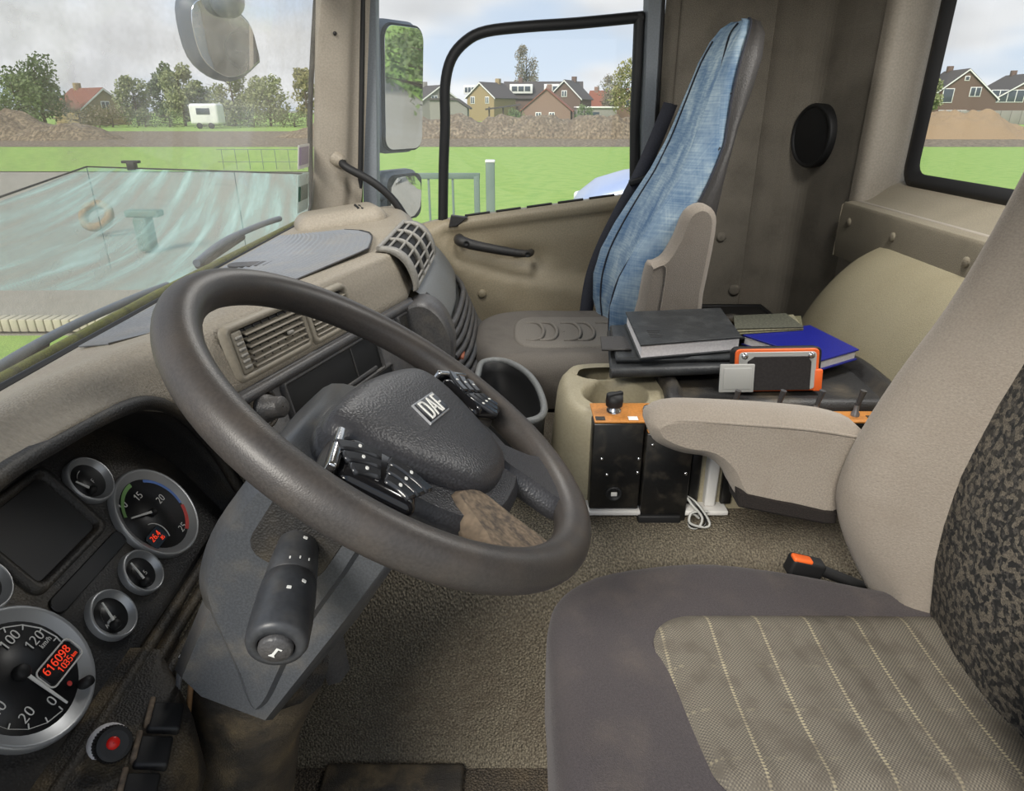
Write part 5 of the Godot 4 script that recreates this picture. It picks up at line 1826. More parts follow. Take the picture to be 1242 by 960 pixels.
func outdoor_materials():
	M.grass = surf(c8(174, 206, 100), 0.95, {grain = 0.35, gfreq = 0.25, tile = 1.6, dirt = c8(120, 158, 66), amount = 1.2, dtile = 5.0, lo = 0.4, hi = 0.7, dfreq = 0.03, seed = 90})
	M.earth = surf(c8(176, 158, 130), 0.95, {grain = 0.6, gfreq = 0.06, tile = 5.0, dirt = c8(94, 80, 64), amount = 1.2, dtile = 7.0, lo = 0.4, hi = 0.65, dfreq = 0.03, seed = 91})
	M.sand = surf(c8(176, 150, 116), 0.95, {grain = 0.3, gfreq = 0.15, tile = 3.0})
	M.gravel = surf(c8(200, 194, 176), 0.95, {grain = 0.5, gfreq = 0.3, tile = 1.5, dirt = c8(142, 134, 118), amount = 0.7, dtile = 5.0, seed = 92})
	M.brick_pink = surf(c8(156, 128, 112), 0.9, {grain = 0.25, gfreq = 0.3, tile = 4.0})
	M.brick_yellow = surf(c8(174, 154, 112), 0.9, {grain = 0.25, gfreq = 0.3, tile = 4.0})
	M.brick_brown = surf(c8(122, 100, 88), 0.9, {grain = 0.3, gfreq = 0.3, tile = 4.0})
	M.render_grey = surf(c8(150, 146, 138), 0.9, {grain = 0.15, tile = 4.0})
	M.roof_dark = surf(c8(92, 84, 80), 0.8, {grain = 0.35, gfreq = 0.3, tile = 3.0})
	M.roof_red = surf(c8(160, 98, 74), 0.8, {grain = 0.35, gfreq = 0.3, tile = 3.0})
	M.paintwhite = plain(c8(222, 222, 218), 0.6)
	M.ribwhite = surf(c8(206, 198, 174), 0.9, {grain = 0.25})
	M.pane = plain(c8(70, 78, 86), 0.1)
	M.bark = surf(c8(96, 84, 70), 0.95, {grain = 0.3, tile = 1.0})
	M.steel_green = surf(c8(112, 132, 118), 0.6, {grain = 0.15})
	M.carpaint = plain(c8(168, 182, 214), 0.25, 0.3)
	M.carpaint.clearcoat_enabled = true
	M.carglass = plain(c8(40, 48, 58), 0.05)
	for k in 5:
		var m := plain([c8(110, 124, 82), c8(138, 144, 102), c8(94, 108, 76), c8(142, 138, 92), c8(128, 118, 100)][k], 0.9)
		m.backlight_enabled = true
		m.backlight = Color(0.2, 0.25, 0.1)
		M["leaf%d" % k] = m
	M.net = plain(Color(0.16, 0.46, 0.42, 0.45), 0.9)
	M.net.transparency = BaseMaterial3D.TRANSPARENCY_ALPHA
	var s := 256
	var n := FastNoiseLite.new()
	n.seed = 33
	n.frequency = 0.02
	var im := Image.create(s, s, false, Image.FORMAT_RGBA8)
	for y in s:
		for x in s:
			var fold := n.get_noise_2d(x * 3.0, y * 0.25)
			im.set_pixel(x, y, Color(0.52 + 0.25 * fold, 0.70 + 0.2 * fold, 0.66 + 0.2 * fold, clampf(0.36 + 0.45 * fold + (0.08 if (x + y) % 2 == 0 else -0.08), 0.1, 0.95)))
	M.net.albedo_color = Color.WHITE
	M.net.albedo_texture = ImageTexture.create_from_image(im)

func ground(called: String, poly: Array, y: float, m: Material, label: String):
	var st := mb()
	var pts := PackedVector2Array(poly)
	var idx := Geometry2D.triangulate_polygon(pts)
	for k in range(0, idx.size(), 3):
		tri(st, Vector3(pts[idx[k]].x, y, pts[idx[k]].y), Vector3(pts[idx[k + 1]].x, y, pts[idx[k + 1]].y), Vector3(pts[idx[k + 2]].x, y, pts[idx[k + 2]].y))
	var o := obj(called, st, m)
	tag(o, label, "", "", "structure")

func mound(label: String, x: float, z: float, rx: float, rz: float, h: float, seed_: int, m: Material):
	var n := FastNoiseLite.new()
	n.seed = seed_
	n.frequency = 0.22
	n.fractal_octaves = 4
	var st := mb()
	var secs := []
	for i in 25:
		var r := i / 24.0
		var ring := []
		for k in 90:
			var a := TAU * k / 90
			var p := Vector3(cos(a) * rx * r, 0, sin(a) * rz * r)
			var base := 1.0 - r
			base = base * (2.0 - base) if r > 0.25 else lerpf(0.80, 1.0 - 0.25 * 0.25 * 1.0, 0.5) + 0.05
			ring.append(Vector3(x + p.x, G + h * base * (1.0 + 0.55 * n.get_noise_2d(p.x + seed_ * 7, p.z) + 0.13 * n.get_noise_2d(p.x * 4.0, p.z * 4.0 + seed_)) - 0.1 * r, z + p.z))
		secs.append(ring)
	loft(st, secs, true)
	tag(obj("dirt_mound", st, m), label, "mound", "dirt mounds at the edge of the field")

func tree(label: String, x: float, z: float, h: float, w: float, leaf: String, count: int, seed_: int, bare := 0.0, crown0 := 0.25, group := "trees beyond the field"):
	var rng := RandomNumberGenerator.new()
	rng.seed = seed_
	var t := thing("tree", label, "tree", Vector3(x, G, z), group)
	var st := mb()
	tube(st, [Vector3(x, G, z), Vector3(x + 0.1, G + h * 0.4, z), Vector3(x, G + h * 0.9, z)], [h * 0.022 + 0.05, h * 0.014 + 0.03, 0.02], 6)
	for k in 14:
		var y0 := G + h * lerpf(crown0, 0.8, k / 14.0)
		var a := rng.randf() * TAU
		var l := w * 0.5 * rng.randf_range(0.5, 0.95)
		tube(st, [Vector3(x, y0, z), Vector3(x + cos(a) * l * 0.6, y0 + h * 0.08, z + sin(a) * l * 0.6), Vector3(x + cos(a) * l, y0 + h * (0.12 + 0.1 * bare), z + sin(a) * l)], [h * 0.008 + 0.02, 0.03, 0.01], 5)
	obj("trunk", st, M.bark, t)
	st = mb()
	var blobs := []
	for k in 16:
		var f := rng.randf()
		var yy := lerpf(crown0 + 0.1, 0.93, f)
		var prof := sin(clampf((yy - crown0) / (1.0 - crown0), 0.05, 1.0) * PI * 0.86 + 0.25)
		var a := rng.randf() * TAU
		blobs.append([Vector3(cos(a) * w * 0.30 * prof, yy * h, sin(a) * w * 0.30 * prof), w * rng.randf_range(0.16, 0.27) * (0.55 + 0.5 * prof)])
	for k in count:
		var b: Array = blobs[rng.randi() % blobs.size()]
		var d: Vector3 = Vector3(rng.randfn(), rng.randfn(), rng.randfn()).normalized() * pow(rng.randf(), 0.45) * b[1]
		var c: Vector3 = Vector3(x, G, z) + b[0] + d
		var s := rng.randf_range(0.10, 0.24) * (1.0 - 0.5 * bare) * sqrt(h / 8.0)
		var u := Vector3(rng.randfn(), rng.randfn(), rng.randfn()).normalized() * s
		var v := u.cross(Vector3(rng.randfn(), rng.randfn(), rng.randfn()).normalized()).normalized() * s * 0.8
		quad(st, c - u - v, c + u - v * 0.3, c + u + v, c - u * 0.3 + v)
	var fo := obj("foliage", st, M[leaf], t)
	fo.set_meta("kind", "stuff")

# house: gable ends face +z when turn = 0; width across x, depth along z
func house(label: String, x: float, z: float, w: float, d: float, eave: float, ridge: float, wallm: Material, roofm: Material, turn: float, wins: Array, trim := true) -> Node3D:
	var hs := thing("house", label, "house", Vector3(x, G, z), "houses beyond the field")
	hs.rotation.y = turn
	hs.scale.y = 0.87
	var st := mb()
	prism(st, [Vector2(-w / 2, 0), Vector2(w / 2, 0), Vector2(w / 2, eave), Vector2(0, ridge), Vector2(-w / 2, eave)], d, 0.01, Transform3D.IDENTITY)
	obj("walls", st, wallm, hs, false)
	for s in [-1, 1]:
		st = mb()
		var sl := Vector2(w / 2, ridge - eave)
		var nn := Vector2(sl.y, sl.x).normalized() * 0.16
		var e := sl.normalized() * 0.5
		prism(st, [Vector2(s * (w / 2 + e.x), eave - e.y), Vector2(0, ridge), Vector2(0, ridge + 0.22), Vector2(s * (w / 2 + e.x + nn.x * 0.6), eave - e.y + nn.y)], d + 0.6, 0.02, Transform3D.IDENTITY)
		obj("roof_slope", st, roofm, hs, false)
		if trim:
			st = mb()
			prism(st, [Vector2(s * (w / 2 + e.x), eave - e.y - 0.12), Vector2(0, ridge - 0.15), Vector2(0, ridge + 0.12), Vector2(s * (w / 2 + e.x), eave - e.y + 0.14)], 0.10, 0.01, at(0, 0, d / 2 + 0.32))
			obj("verge_board", st, M.paintwhite, hs, false)
	for wi in wins:
		st = mb()
		rbox(st, at(wi[0], wi[1], d / 2), Vector3(wi[2], wi[3], 0.16), 0.02, 1)
		var f := obj("window", st, M.paintwhite, hs, false)
		st = mb()
		var nx: int = wi[4] if wi.size() > 4 else 2
		for k in nx:
			rbox(st, at(wi[0] + ((k + 0.5) / nx - 0.5) * (wi[2] - 0.1), wi[1], d / 2 + 0.06), Vector3((wi[2] - 0.1) / nx - 0.12, wi[3] - 0.24, 0.08), 0.01, 1)
		obj("pane", st, M.pane, f, false)
	st = mb()
	box(st, Vector3(-0.4, ridge - 0.5, -d * 0.3 - 0.4), Vector3(0.4, ridge + 1.0, -d * 0.3 + 0.4), 0.02)
	obj("chimney", st, wallm, hs, false)
	return hs

func dormer(hs: Node3D, x: float, y: float, z: float, w: float, h: float, d: float, n := 3):
	var st := mb()
	rbox(st, at(x, y, z), Vector3(w, h, d), 0.03, 1)
	var o := obj("dormer", st, M.paintwhite, hs, false)
	for k in n:
		st = mb()
		rbox(st, at(x + ((k + 0.5) / n - 0.5) * w * 0.86, y - 0.05, z + d / 2), Vector3(w * 0.86 / n - 0.14, h * 0.55, 0.08), 0.01, 1)
		obj("pane", st, M.pane, o, false)

func make_outside():
	outdoor_materials()
	ground("ground_yard", [Vector2(-300, 60), Vector2(300, 60), Vector2(300, -400), Vector2(-300, -400)], G - 0.03, M.gravel, "pale gravel yard round the truck")
	ground("ground_field", [Vector2(-3.0, -6.5), Vector2(300, -6.5), Vector2(300, -45), Vector2(-260, -45), Vector2(-260, -29), Vector2(-7.0, -27.0)], G, M.grass, "bright green grass field beyond the truck")
	ground("ground_dirt", [Vector2(-260, -45), Vector2(300, -45), Vector2(300, -75), Vector2(-260, -75)], G + 0.01, M.earth, "bare brown earth strip behind the field")
	ground("ground_far", [Vector2(-260, -75), Vector2(300, -75), Vector2(300, -300), Vector2(-260, -300)], G, M.grass, "grass round the far houses")
	# ---------------- dirt mounds
	var mk := [[-14.0, -60, 6.5, 3.0, 1.3, 3], [-6.0, -60, 7.0, 3.2, 1.6, 4], [1.5, -60, 6.5, 3.2, 1.75, 5], [7.5, -59, 4.6, 2.8, 1.9, 6], [12.5, -61, 5.5, 3.0, 1.6, 7], [37.0, -59, 8.0, 3.5, 1.9, 8], [46.0, -57, 6.5, 3.2, 1.6, 9], [-43.0, -57, 9.0, 3.6, 2.0, 10], [-36.0, -56, 5.0, 2.8, 1.2, 11]]
	var ml := ["long low grey mound left of the mirror in the field", "broad grey earth mound in front of the yellow brick house", "dark crested earth mound in front of the pink brick barn", "tall dark mound before the flat shed", "sandy mound at the right edge of the door window", "pale sandy mound in the rear window below the gabled house", "pale mound at the right edge of the rear window", "rough earth heap at the far left of the windscreen", "low earth heap trailing right of the rough heap"]
	for k in mk.size():
		var a: Array = mk[k]
		mound(ml[k], a[0], a[1], a[2], a[3], a[4], a[5], M.earth if k not in [5, 6, 4] else M.sand)
	# ---------------- houses seen through the door window
	var z := -132.0
	house("grey rendered house with a dark roof beside the mirror", -14.8, z, 7.0, 9.0, 4.0, 6.6, M.render_grey, M.roof_dark, 0.5, [[-1.2, 4.2, 1.2, 1.3], [0.6, 1.2, 4.0, 1.4, 4]])
	var hs := house("yellow brick house with a white boxed dormer", -3.7, z, 5.6, 8.0, 4.6, 7.2, M.brick_yellow, M.roof_dark, -0.5, [[-1.6, 4.0, 0.9, 1.4], [1.4, 4.0, 0.8, 1.3]])
	dormer(hs, -2.2, 6.0, 1.0, 3.2, 1.7, 5.0, 4)
	hs = house("long dark roofed house row with white dormers", 6.2, z - 12, 9.0, 15.0, 4.6, 7.8, M.brick_brown, M.roof_dark, PI / 2 - 0.06, [])
	for k in 2:
		var st := mb()
		var dx: float = [-4.2, 2.4][k]
		rbox(st, Transform3D(Basis(Vector3.UP, PI / 2), Vector3(-3.0, 6.4, dx)) * Transform3D.IDENTITY, Vector3(4.4, 1.9, 3.0), 0.03, 1)
		var o := obj("dormer", st, M.paintwhite, hs, false)
		for j in 3:
			st = mb()
			rbox(st, at(-4.52, 6.4, dx + (j - 1) * 1.25), Vector3(0.08, 1.0, 1.05), 0.01, 1)
			obj("pane", st, M.pane, o, false)
	house("pink brick barn with red tiled roof and two small windows", 5.8, z + 16, 7.6, 8.0, 2.2, 5.6, M.brick_pink, M.roof_red, -0.12, [[-1.2, 1.3, 0.9, 1.1], [0.9, 1.3, 0.9, 1.1]], false)
	house("tall brown brick gable house behind the barn", 10.6, z, 6.0, 8.0, 4.4, 7.6, M.brick_brown, M.roof_dark, -0.35, [[0.0, 5.2, 1.0, 1.2]])
	house("small red brick house beside the large tree", 19.8, z, 4.6, 6.0, 4.0, 6.0, M.brick_pink, M.roof_red, 0.3, [[0.3, 3.4, 1.6, 1.4]])
	house("red roofed cottage between shed and large tree", 18.6, z - 14, 6.0, 5.5, 3.0, 6.0, M.brick_pink, M.roof_red, 1.2, [])
	# sheds
	var sh := thing("shed", "flat roofed grey shed right of the pink barn", "shed", Vector3(12.5, G, z + 15))
	var st := mb()
	box(st, Vector3(10.4, G, z + 12), Vector3(16.8, G + 2.2, z + 17), 0.03)
	obj("walls", st, M.render_grey, sh)
	st = mb()
	box(st, Vector3(10.3, G + 2.2, z + 11.8), Vector3(17.0, G + 2.45, z + 17.3), 0.03)
	obj("roof_slab", st, M.paintwhite, sh)
	st = mb()
	box(st, Vector3(12.0, G + 1.0, z + 16.9), Vector3(14.0, G + 1.6, z + 17.05), 0.02)
	obj("window", st, M.pane, sh)
	var cp := thing("carport", "open carport with a dark slanting roof beside the barn", "carport", Vector3(-1.4, G, z + 17))
	for x in [-3.6, -1.4, 0.8]:
		st = mb()
		box(st, Vector3(x - 0.12, G, z + 18.8), Vector3(x + 0.12, G + 2.4, z + 19.0), 0.02)
		obj("post", st, M.bark, cp)
	st = mb()
	prism(st, [Vector2(-4.2, 1.9), Vector2(1.4, 2.6), Vector2(1.4, 2.85), Vector2(-4.2, 2.15)], 5.0, 0.03, at(0, G, z + 17))
	obj("roof_slab", st, M.roof_dark, cp)
	var sb := thing("garden_shed", "grey wooden shed with dark roof left of the yellow house", "shed", Vector3(-10.2, G, z + 14))
	st = mb()
	prism(st, [Vector2(-3.0, 0), Vector2(3.0, 0), Vector2(3.0, 2.2), Vector2(1.2, 3.4), Vector2(-3.0, 3.4)], 5, 0.02, at(-10.2, G, z + 14))
	obj("walls", st, M.render_grey, sb)
	st = mb()
	prism(st, [Vector2(-3.3, 3.35), Vector2(1.3, 3.35), Vector2(3.5, 2.0), Vector2(3.5, 2.25), Vector2(1.4, 3.65), Vector2(-3.3, 3.65)], 5.6, 0.02, at(-10.2, G, z + 14))
	obj("roof_slab", st, M.roof_dark, sb)
	# ---------------- rear window houses
	house("brown gabled house with white verge boards in the rear window", 71.5, -118.0, 9.6, 10.0, 4.2, 8.8, M.brick_brown, M.roof_dark, -0.2, [[-2.2, 4.6, 1.6, 2.4, 1], [1.6, 5.2, 1.6, 1.6], [0.0, 7.4, 0.7, 0.8, 1], [-1.0, 1.4, 4.0, 1.6, 4]])
	house("second brown house at the right edge of the rear window", 86.5, -124.0, 12.0, 12.0, 4.0, 8.4, M.brick_brown, M.roof_dark, -0.2, [[-4.0, 4.6, 5.0, 2.2, 4]])
	var hedge := thing("garden_fence", "grey board fence before the houses in the rear window", "fence", Vector3(68, G, -104))
	for k in 12:
		st = mb()
		box(st, Vector3(62 + k * 1.5, G, -104.1), Vector3(62 + k * 1.5 + 1.42, G + 1.9, -103.9), 0.02)
		obj("fence_panel", st, M.render_grey, hedge)
	# ---------------- house in the windscreen
	house("red roofed house among trees in the windscreen", -61.0, -104.0, 6.4, 9.0, 2.6, 5.4, M.brick_yellow, M.roof_red, 0.95, [[0.0, 3.0, 1.2, 1.2]])
	var cv := thing("caravan", "white caravan parked between the trees in the windscreen", "caravan", Vector3(-36.3, G, -85))
	st = mb()
	rbox(st, at(-36.3, G + 1.6, -85), Vector3(3.4, 2.3, 2.2), 0.3, 3)
	obj("body", st, M.paintwhite, cv)
	st = mb()
	rbox(st, at(-36.3, G + 1.9, -83.9), Vector3(1.6, 0.7, 0.1), 0.04, 1)
	obj("window", st, M.pane, cv)
	for x in [-37.0, -35.6]:
		st = mb()
		lathe(st, [Vector2(0.01, 0.1), Vector2(0.33, 0.1), Vector2(0.33, -0.1), Vector2(0.01, -0.1)], Transform3D(Basis(Vector3.RIGHT, PI / 2), Vector3(x, G + 0.33, -84.0)), 14)
		obj("wheel", st, M.rubber, cv)
	# ---------------- trees: label, u-direction x, z, height, width, leaf, count, seed
	tree("tall bare poplar rising behind the house roofs", 3.1, -164.0, 15.2, 6.2, "leaf4", 2600, 201, 0.8, 0.25)
	tree("large half bare tree at the right of the door window", 17.5, -105.0, 8.0, 8.0, "leaf3", 2600, 202, 0.3, 0.20)
	tree("dark leafless tree behind the large tree", 17.1, -122.0, 7.8, 5.5, "leaf4", 1500, 203, 0.6, 0.20)
	tree("spreading grey green tree at the far left of the windscreen", -60.4, -92.0, 8.4, 7.4, "leaf2", 3600, 204, 0.0, 0.12)
	tree("dark low tree at the left edge of the windscreen", -59.4, -86.0, 5.7, 7.5, "leaf0", 2600, 205, 0.0, 0.05)
	tree("bushy tree standing right of the red roof", -50.4, -96.0, 6.1, 5.0, "leaf1", 3000, 206, 0.0, 0.06)
	tree("tall dark tree behind the middle trees", -51.7, -108.0, 8.5, 5.4, "leaf2", 3200, 207, 0.0, 0.08)
	tree("pale tall tree in the middle of the windscreen", -44.1, -96.0, 7.5, 6.0, "leaf1", 3600, 208, 0.0, 0.06)
	tree("dark narrow tree left of the caravan", -43.3, -100.0, 5.7, 4.2, "leaf0", 2200, 209, 0.0, 0.05)
	tree("rounded pale willow under the front mirror", -37.3, -96.0, 6.8, 6.6, "leaf1", 3600, 210, 0.0, 0.05)
	tree("broad bush tree right of the willow", -32.2, -95.0, 5.9, 6.6, "leaf1", 3200, 211, 0.0, 0.05)
	tree("slender tree at the windscreen pillar", -26.7, -93.0, 7.1, 3.6, "leaf3", 1800, 212, 0.0, 0.10)
	tree("leafy tree at the left of the rear window", 58.3, -102.0, 7.3, 5.0, "leaf1", 3000, 213, 0.0, 0.05)
	tree("leafy tree mirrored in the tall door mirror", 34.0, -16.0, 8.0, 7.0, "leaf0", 1800, 214)
	tree("distant tree mirrored beside the track", 52.0, -8.0, 9.0, 8.0, "leaf2", 1800, 215)
	# low hedges
	for k in 9:
		var hx: float = [-53.5, -50.6, -47.0, -43.9, -37.8, -32.7, -27.6, 0.5, 11.0][k]
		var hz: float = [-88, -90, -91, -91, -90, -90, -90, -110, -109][k]
		tree(["brown scrub bush below the red roof", "scrub bush beside the bushy tree", "low scrub under the tall conifer", "low scrub under the pale tree", "dark hedge bush below the caravan", "hedge bush below the willow", "hedge bush near the pillar", "green garden bush beside the carport", "green bush at the corner of the barn"][k], hx, hz, [2.4, 2.2, 1.7, 1.6, 1.3, 1.5, 1.6, 2.0, 2.6][k], [7.0, 6.0, 5.5, 5.0, 6.0, 6.0, 5.0, 3.0, 3.0][k], ["leaf4", "leaf4", "leaf2", "leaf0", "leaf2", "leaf2", "leaf0", "leaf0", "leaf0"][k], 700, 230 + k, 0.0, 0.05, "bushes along the field edge")

	# ---------------- steel gate and post by the truck
	var gp := thing("gate_post", "square green steel gate post with a white cap", "post", Vector3(-0.27, G, -7.4))
	st = mb()
	box(st, Vector3(-0.325, G, -7.46), Vector3(-0.215, 0.52, -7.34), 0.008)
	obj("post", st, M.steel_green, gp)
	st = mb()
	box(st, Vector3(-0.33, 0.52, -7.465), Vector3(-0.21, 0.55, -7.335), 0.008)
	obj("cap", st, M.paintwhite, gp)
	var gt := thing("steel_gate", "green steel bar gate beside the post", "gate", Vector3(-1.4, G, -7.4))
	for yy in [0.36, -1.05]:
		st = mb()
		box(st, Vector3(-2.6, yy - 0.035, -7.43), Vector3(-0.40, yy + 0.035, -7.37), 0.006)
		obj("rail", st, M.steel_green, gt)
	for k in 8:
		var x := -0.44 - k * 0.30
		st = mb()
		var wd := 0.035 if k == 0 else 0.014
		box(st, Vector3(x - wd, -1.1, -7.40 - wd), Vector3(x + wd, 0.36, -7.40 + wd), 0.005)
		obj("bar", st, M.steel_green, gt)
	# wire fence far right of the windscreen
	var wf := thing("field_fence", "thin rail fence in the field at the right of the windscreen", "fence", Vector3(-11, G, -28))
	for k in 8:
		st = mb()
		tube(st, [Vector3(-12.0 + 0.55 * k, G, -28), Vector3(-12.0 + 0.55 * k, G + 0.8, -28)], 0.014, 5)
		obj("fence_post", st, M.steel_green, wf)
	for yy in [0.3, 0.78]:
		st = mb()
		tube(st, [Vector3(-12.2, G + yy, -28), Vector3(-8.0, G + yy, -28)], 0.012, 5)
		obj("fence_rail", st, M.steel_green, wf)

	# ---------------- seen in the door mirror: hedge along the track and another lorry
	for k in 4:
		tree(["first clipped hedge bush along the track in the mirror", "second clipped hedge bush along the track in the mirror", "third clipped hedge bush along the track in the mirror", "last clipped hedge bush along the track in the mirror"][k], 17.0 + 6.0 * k, -6.6 - 1.2 * k, 1.6, 5.0, "leaf0", 900, 260 + k, 0.0, 0.0, "hedge along the track")
	var lo := thing("parked_lorry", "white and blue lorry parked behind, seen in the door mirror", "lorry", Vector3(21, G, -2.2))
	st = mb()
	rbox(st, at(21.5, G + 1.9, -2.0), Vector3(1.9, 2.5, 2.4), 0.12, 2)
	obj("cab", st, M.paintwhite, lo)
	st = mb()
	rbox(st, at(20.54, G + 2.5, -2.0), Vector3(0.06, 0.85, 2.0), 0.02, 1)
	obj("windscreen", st, M.carglass, lo)
	for k in 4:
		st = mb()
		rbox(st, at(20.53, G + 0.9 + 0.22 * k, -2.0), Vector3(0.06, 0.09, 1.6), 0.02, 1)
		obj("grille_bar", st, M.rubber, lo)
	st = mb()
	rbox(st, at(25.5, G + 2.2, -2.0), Vector3(5.6, 2.6, 2.45), 0.08, 2)
	obj("load_body", st, M.carpaint, lo)
	for x in [21.4, 26.5]:
		for sd in [-1, 1]:
			st = mb()
			lathe(st, [Vector2(0.02, 0.14), Vector2(0.4, 0.15), Vector2(0.5, 0.11), Vector2(0.5, -0.11), Vector2(0.02, -0.14)], Transform3D(Basis(Vector3.RIGHT, PI / 2), Vector3(x, G + 0.5, -2.0 + sd * 1.05)), 18)
			obj("wheel", st, M.rubber, lo)

	# ---------------- parked car
	var car := thing("car", "silver blue car parked beyond the passenger door", "car", Vector3(3.1, G, -10.2))
	var prof := [[0.95, 0.35, 0.60, 0.62], [1.00, 0.25, 0.78, 0.74], [1.15, 0.22, 1.06, 0.82], [1.45, 0.22, 1.30, 0.86], [1.9, 0.22, 1.43, 0.88], [2.3, 0.22, 1.48, 0.88], [4.6, 0.22, 1.50, 0.88], [5.0, 0.25, 1.40, 0.84], [5.15, 0.4, 0.9, 0.7]]
	var secs := []
	for p in prof:
		var ring := []
		for q in curve([Vector2(-1, 0.05), Vector2(-0.95, 0.55), Vector2(-0.80, 0.90), Vector2(0, 1.0), Vector2(0.80, 0.90), Vector2(0.95, 0.55), Vector2(1, 0.05), Vector2(0.9, 0.0), Vector2(-0.9, 0.0)], 3, true):
			ring.append(Vector3(p[0], G + lerpf(p[1], p[2], clampf(q.y, 0, 1.05)), -10.4 + q.x * p[3]))
		secs.append(ring)
	st = mb()
	loft(st, secs, true, 0, true)
	obj("body", st, M.carpaint, car)
	st = mb()
	secs = []
	for p in [[2.2, 1.45, 0.78], [2.9, 1.92, 0.66], [3.6, 2.0, 0.64], [4.5, 1.9, 0.64], [4.9, 1.42, 0.76]]:
		secs.append([Vector3(p[0], G + 1.4, -10.4 - 0.80), Vector3(p[0], G + p[1], -10.4 - p[2]), Vector3(p[0], G + p[1] + 0.04, -10.4), Vector3(p[0], G + p[1], -10.4 + p[2]), Vector3(p[0], G + 1.4, -10.4 + 0.80)])
	loft(st, secs)
	obj("cabin_glass", st, M.carglass, car)
	for x in [1.75, 4.4]:
		for s in [-1, 1]:
			st = mb()
			lathe(st, [Vector2(0.02, 0.1), Vector2(0.26, 0.11), Vector2(0.34, 0.08), Vector2(0.34, -0.08), Vector2(0.02, -0.1)], Transform3D(Basis(Vector3.RIGHT, PI / 2), Vector3(x, G + 0.34, -10.4 + s * 0.80)), 20)
			obj("wheel", st, M.rubber, car)
	for s in [-1, 1]:
		st = mb()
		rbox(st, Transform3D(Basis(Vector3.UP, s * 0.5), Vector3(1.24, G + 0.95, -10.4 + s * 0.60)), Vector3(0.24, 0.16, 0.26), 0.06, 3)
		obj("headlamp", st, M.paintwhite, car)

	# ---------------- net covered heap in front of the truck
	var nt := thing("cover_net", "teal cover net stretched over a frame in front of the truck", "net", Vector3(-4, 0.3, -6))
	secs = []
	for i in 13:
		var u := i / 12.0
		var row := []
		for j in 17:
			var v := j / 16.0
			var a := Vector3(-6.5, 0.30, -9.45).lerp(Vector3(-2.75, 0.30, -8.25), v)
			var b := Vector3(-4.15, 0.24, -2.2).lerp(Vector3(-1.05, 0.18, -2.5), v)
			var p := a.lerp(b, u)
			p.y -= 0.28 * sin(u * PI) * sin(v * PI) + 0.03 * sin(v * 40.0 + u * 3.0) * u * (1 - u) * 4.0
			row.append(p)
		secs.append(row)
	st = mb()
	loft(st, secs)
	obj("mesh_sheet", st, M.net, nt)
	st = mb()
	tube(st, [Vector3(-4.15, 0.25, -2.2), Vector3(-6.5, 0.31, -9.45), Vector3(-2.75, 0.31, -8.25)], 0.012, 6)
	obj("edge_bar", st, M.rubber, nt)
	st = mb()
	box(st, Vector3(-5.70, 0.28, -9.2), Vector3(-5.58, 0.40, -9.1), 0.01)
	box(st, Vector3(-5.78, 0.38, -9.2), Vector3(-5.52, 0.42, -9.12), 0.01)
	obj("edge_clamp", st, M.rubber, nt)
	for p in [Vector3(-6.5, 0.3, -9.45), Vector3(-2.75, 0.3, -8.25), Vector3(-4.15, 0.2, -2.2), Vector3(-4.0, 0.3, -8.8)]:
		st = mb()
		tube(st, [p, Vector3(p.x, G, p.z)], 0.006, 6)
		obj("frame_leg", st, M.rubber, nt)
	var ty := thing("tyre", "old tyre lying under the teal net", "tyre", Vector3(-8.4, G, -12.6))
	st = mb()
	lathe(st, [Vector2(0.20, 0.02), Vector2(0.31, 0.0), Vector2(0.35, 0.09), Vector2(0.31, 0.18), Vector2(0.20, 0.16), Vector2(0.20, 0.02)], Transform3D(Basis(Vector3.RIGHT, 0.9), Vector3(-8.4, G + 0.32, -12.6)), 24)
	obj("tread", st, M.sand, ty)
	st = mb()
	rbox(st, at(-6.6, G + 0.3, -10.9), Vector3(0.25, 0.6, 0.3), 0.05, 2)
	rbox(st, at(-6.55, G + 0.66, -10.9), Vector3(0.6, 0.12, 0.25), 0.03, 2)
	tag(obj("pump_unit", st, M.steel_green), "small dark green pump unit standing beyond the net edge", "pump")
	# pale ribbed kerb near the truck's front corner, with a red block on it
	var kb := thing("ribbed_kerb", "pale ribbed kerb in front of the truck", "kerb", Vector3(-5.6, G, -5.9))
	for k in 36:
		st = mb()
		box(st, Vector3(-8.0 + k * 0.1, G, -6.3), Vector3(-8.0 + k * 0.1 + 0.09, G + 0.15, -6.1), 0.012)
		obj("rib", st, M.ribwhite, kb)
	ground("ground_verge", [Vector2(-9, -6.0), Vector2(-3.2, -6.0), Vector2(-2.4, -3.0), Vector2(-9, -3.0)], G - 0.01, M.grass, "grass verge by the front of the truck")
	st = mb()
	rbox(st, at(-4.6, G + 0.1, -6.9), Vector3(0.34, 0.20, 0.3), 0.05, 2)
	tag(obj("red_block", st, plain(c8(196, 74, 62), 0.6)), "red plastic block lying near the ribbed kerb", "block")

	# ---------------- outside mirrors
	var mm := thing("door_mirror", "tall outside mirror in a grey housing at the passenger door", "mirror", Vector3(-0.42, 1.0, -1.3))
	var mx := frame_of(Vector3(0.57, 0, -0.82), Vector3(0.82, -0.09, 0.57), Vector3(-0.385, 1.205, -1.30))
	st = mb()
	prism(st, rrect(0.225, 0.43, 0.055, 6), 0.075, 0.02, mx * at(-0.006, 0, -0.046), true)
	obj("housing", st, M.housing, mm)
	st = mb()
	prism(st, rrect(0.205, 0.41, 0.045, 6), 0.014, 0.004, mx * at(0, 0, -0.004), true)
	obj("rim", st, M.rubber, mm)
	st = mb()
	prism(st, rrect(0.192, 0.395, 0.040, 6), 0.004, 0.0005, mx * at(0, 0, 0.0045))
	obj("mirror_glass", st, M.mirror, mm)
	st = mb()
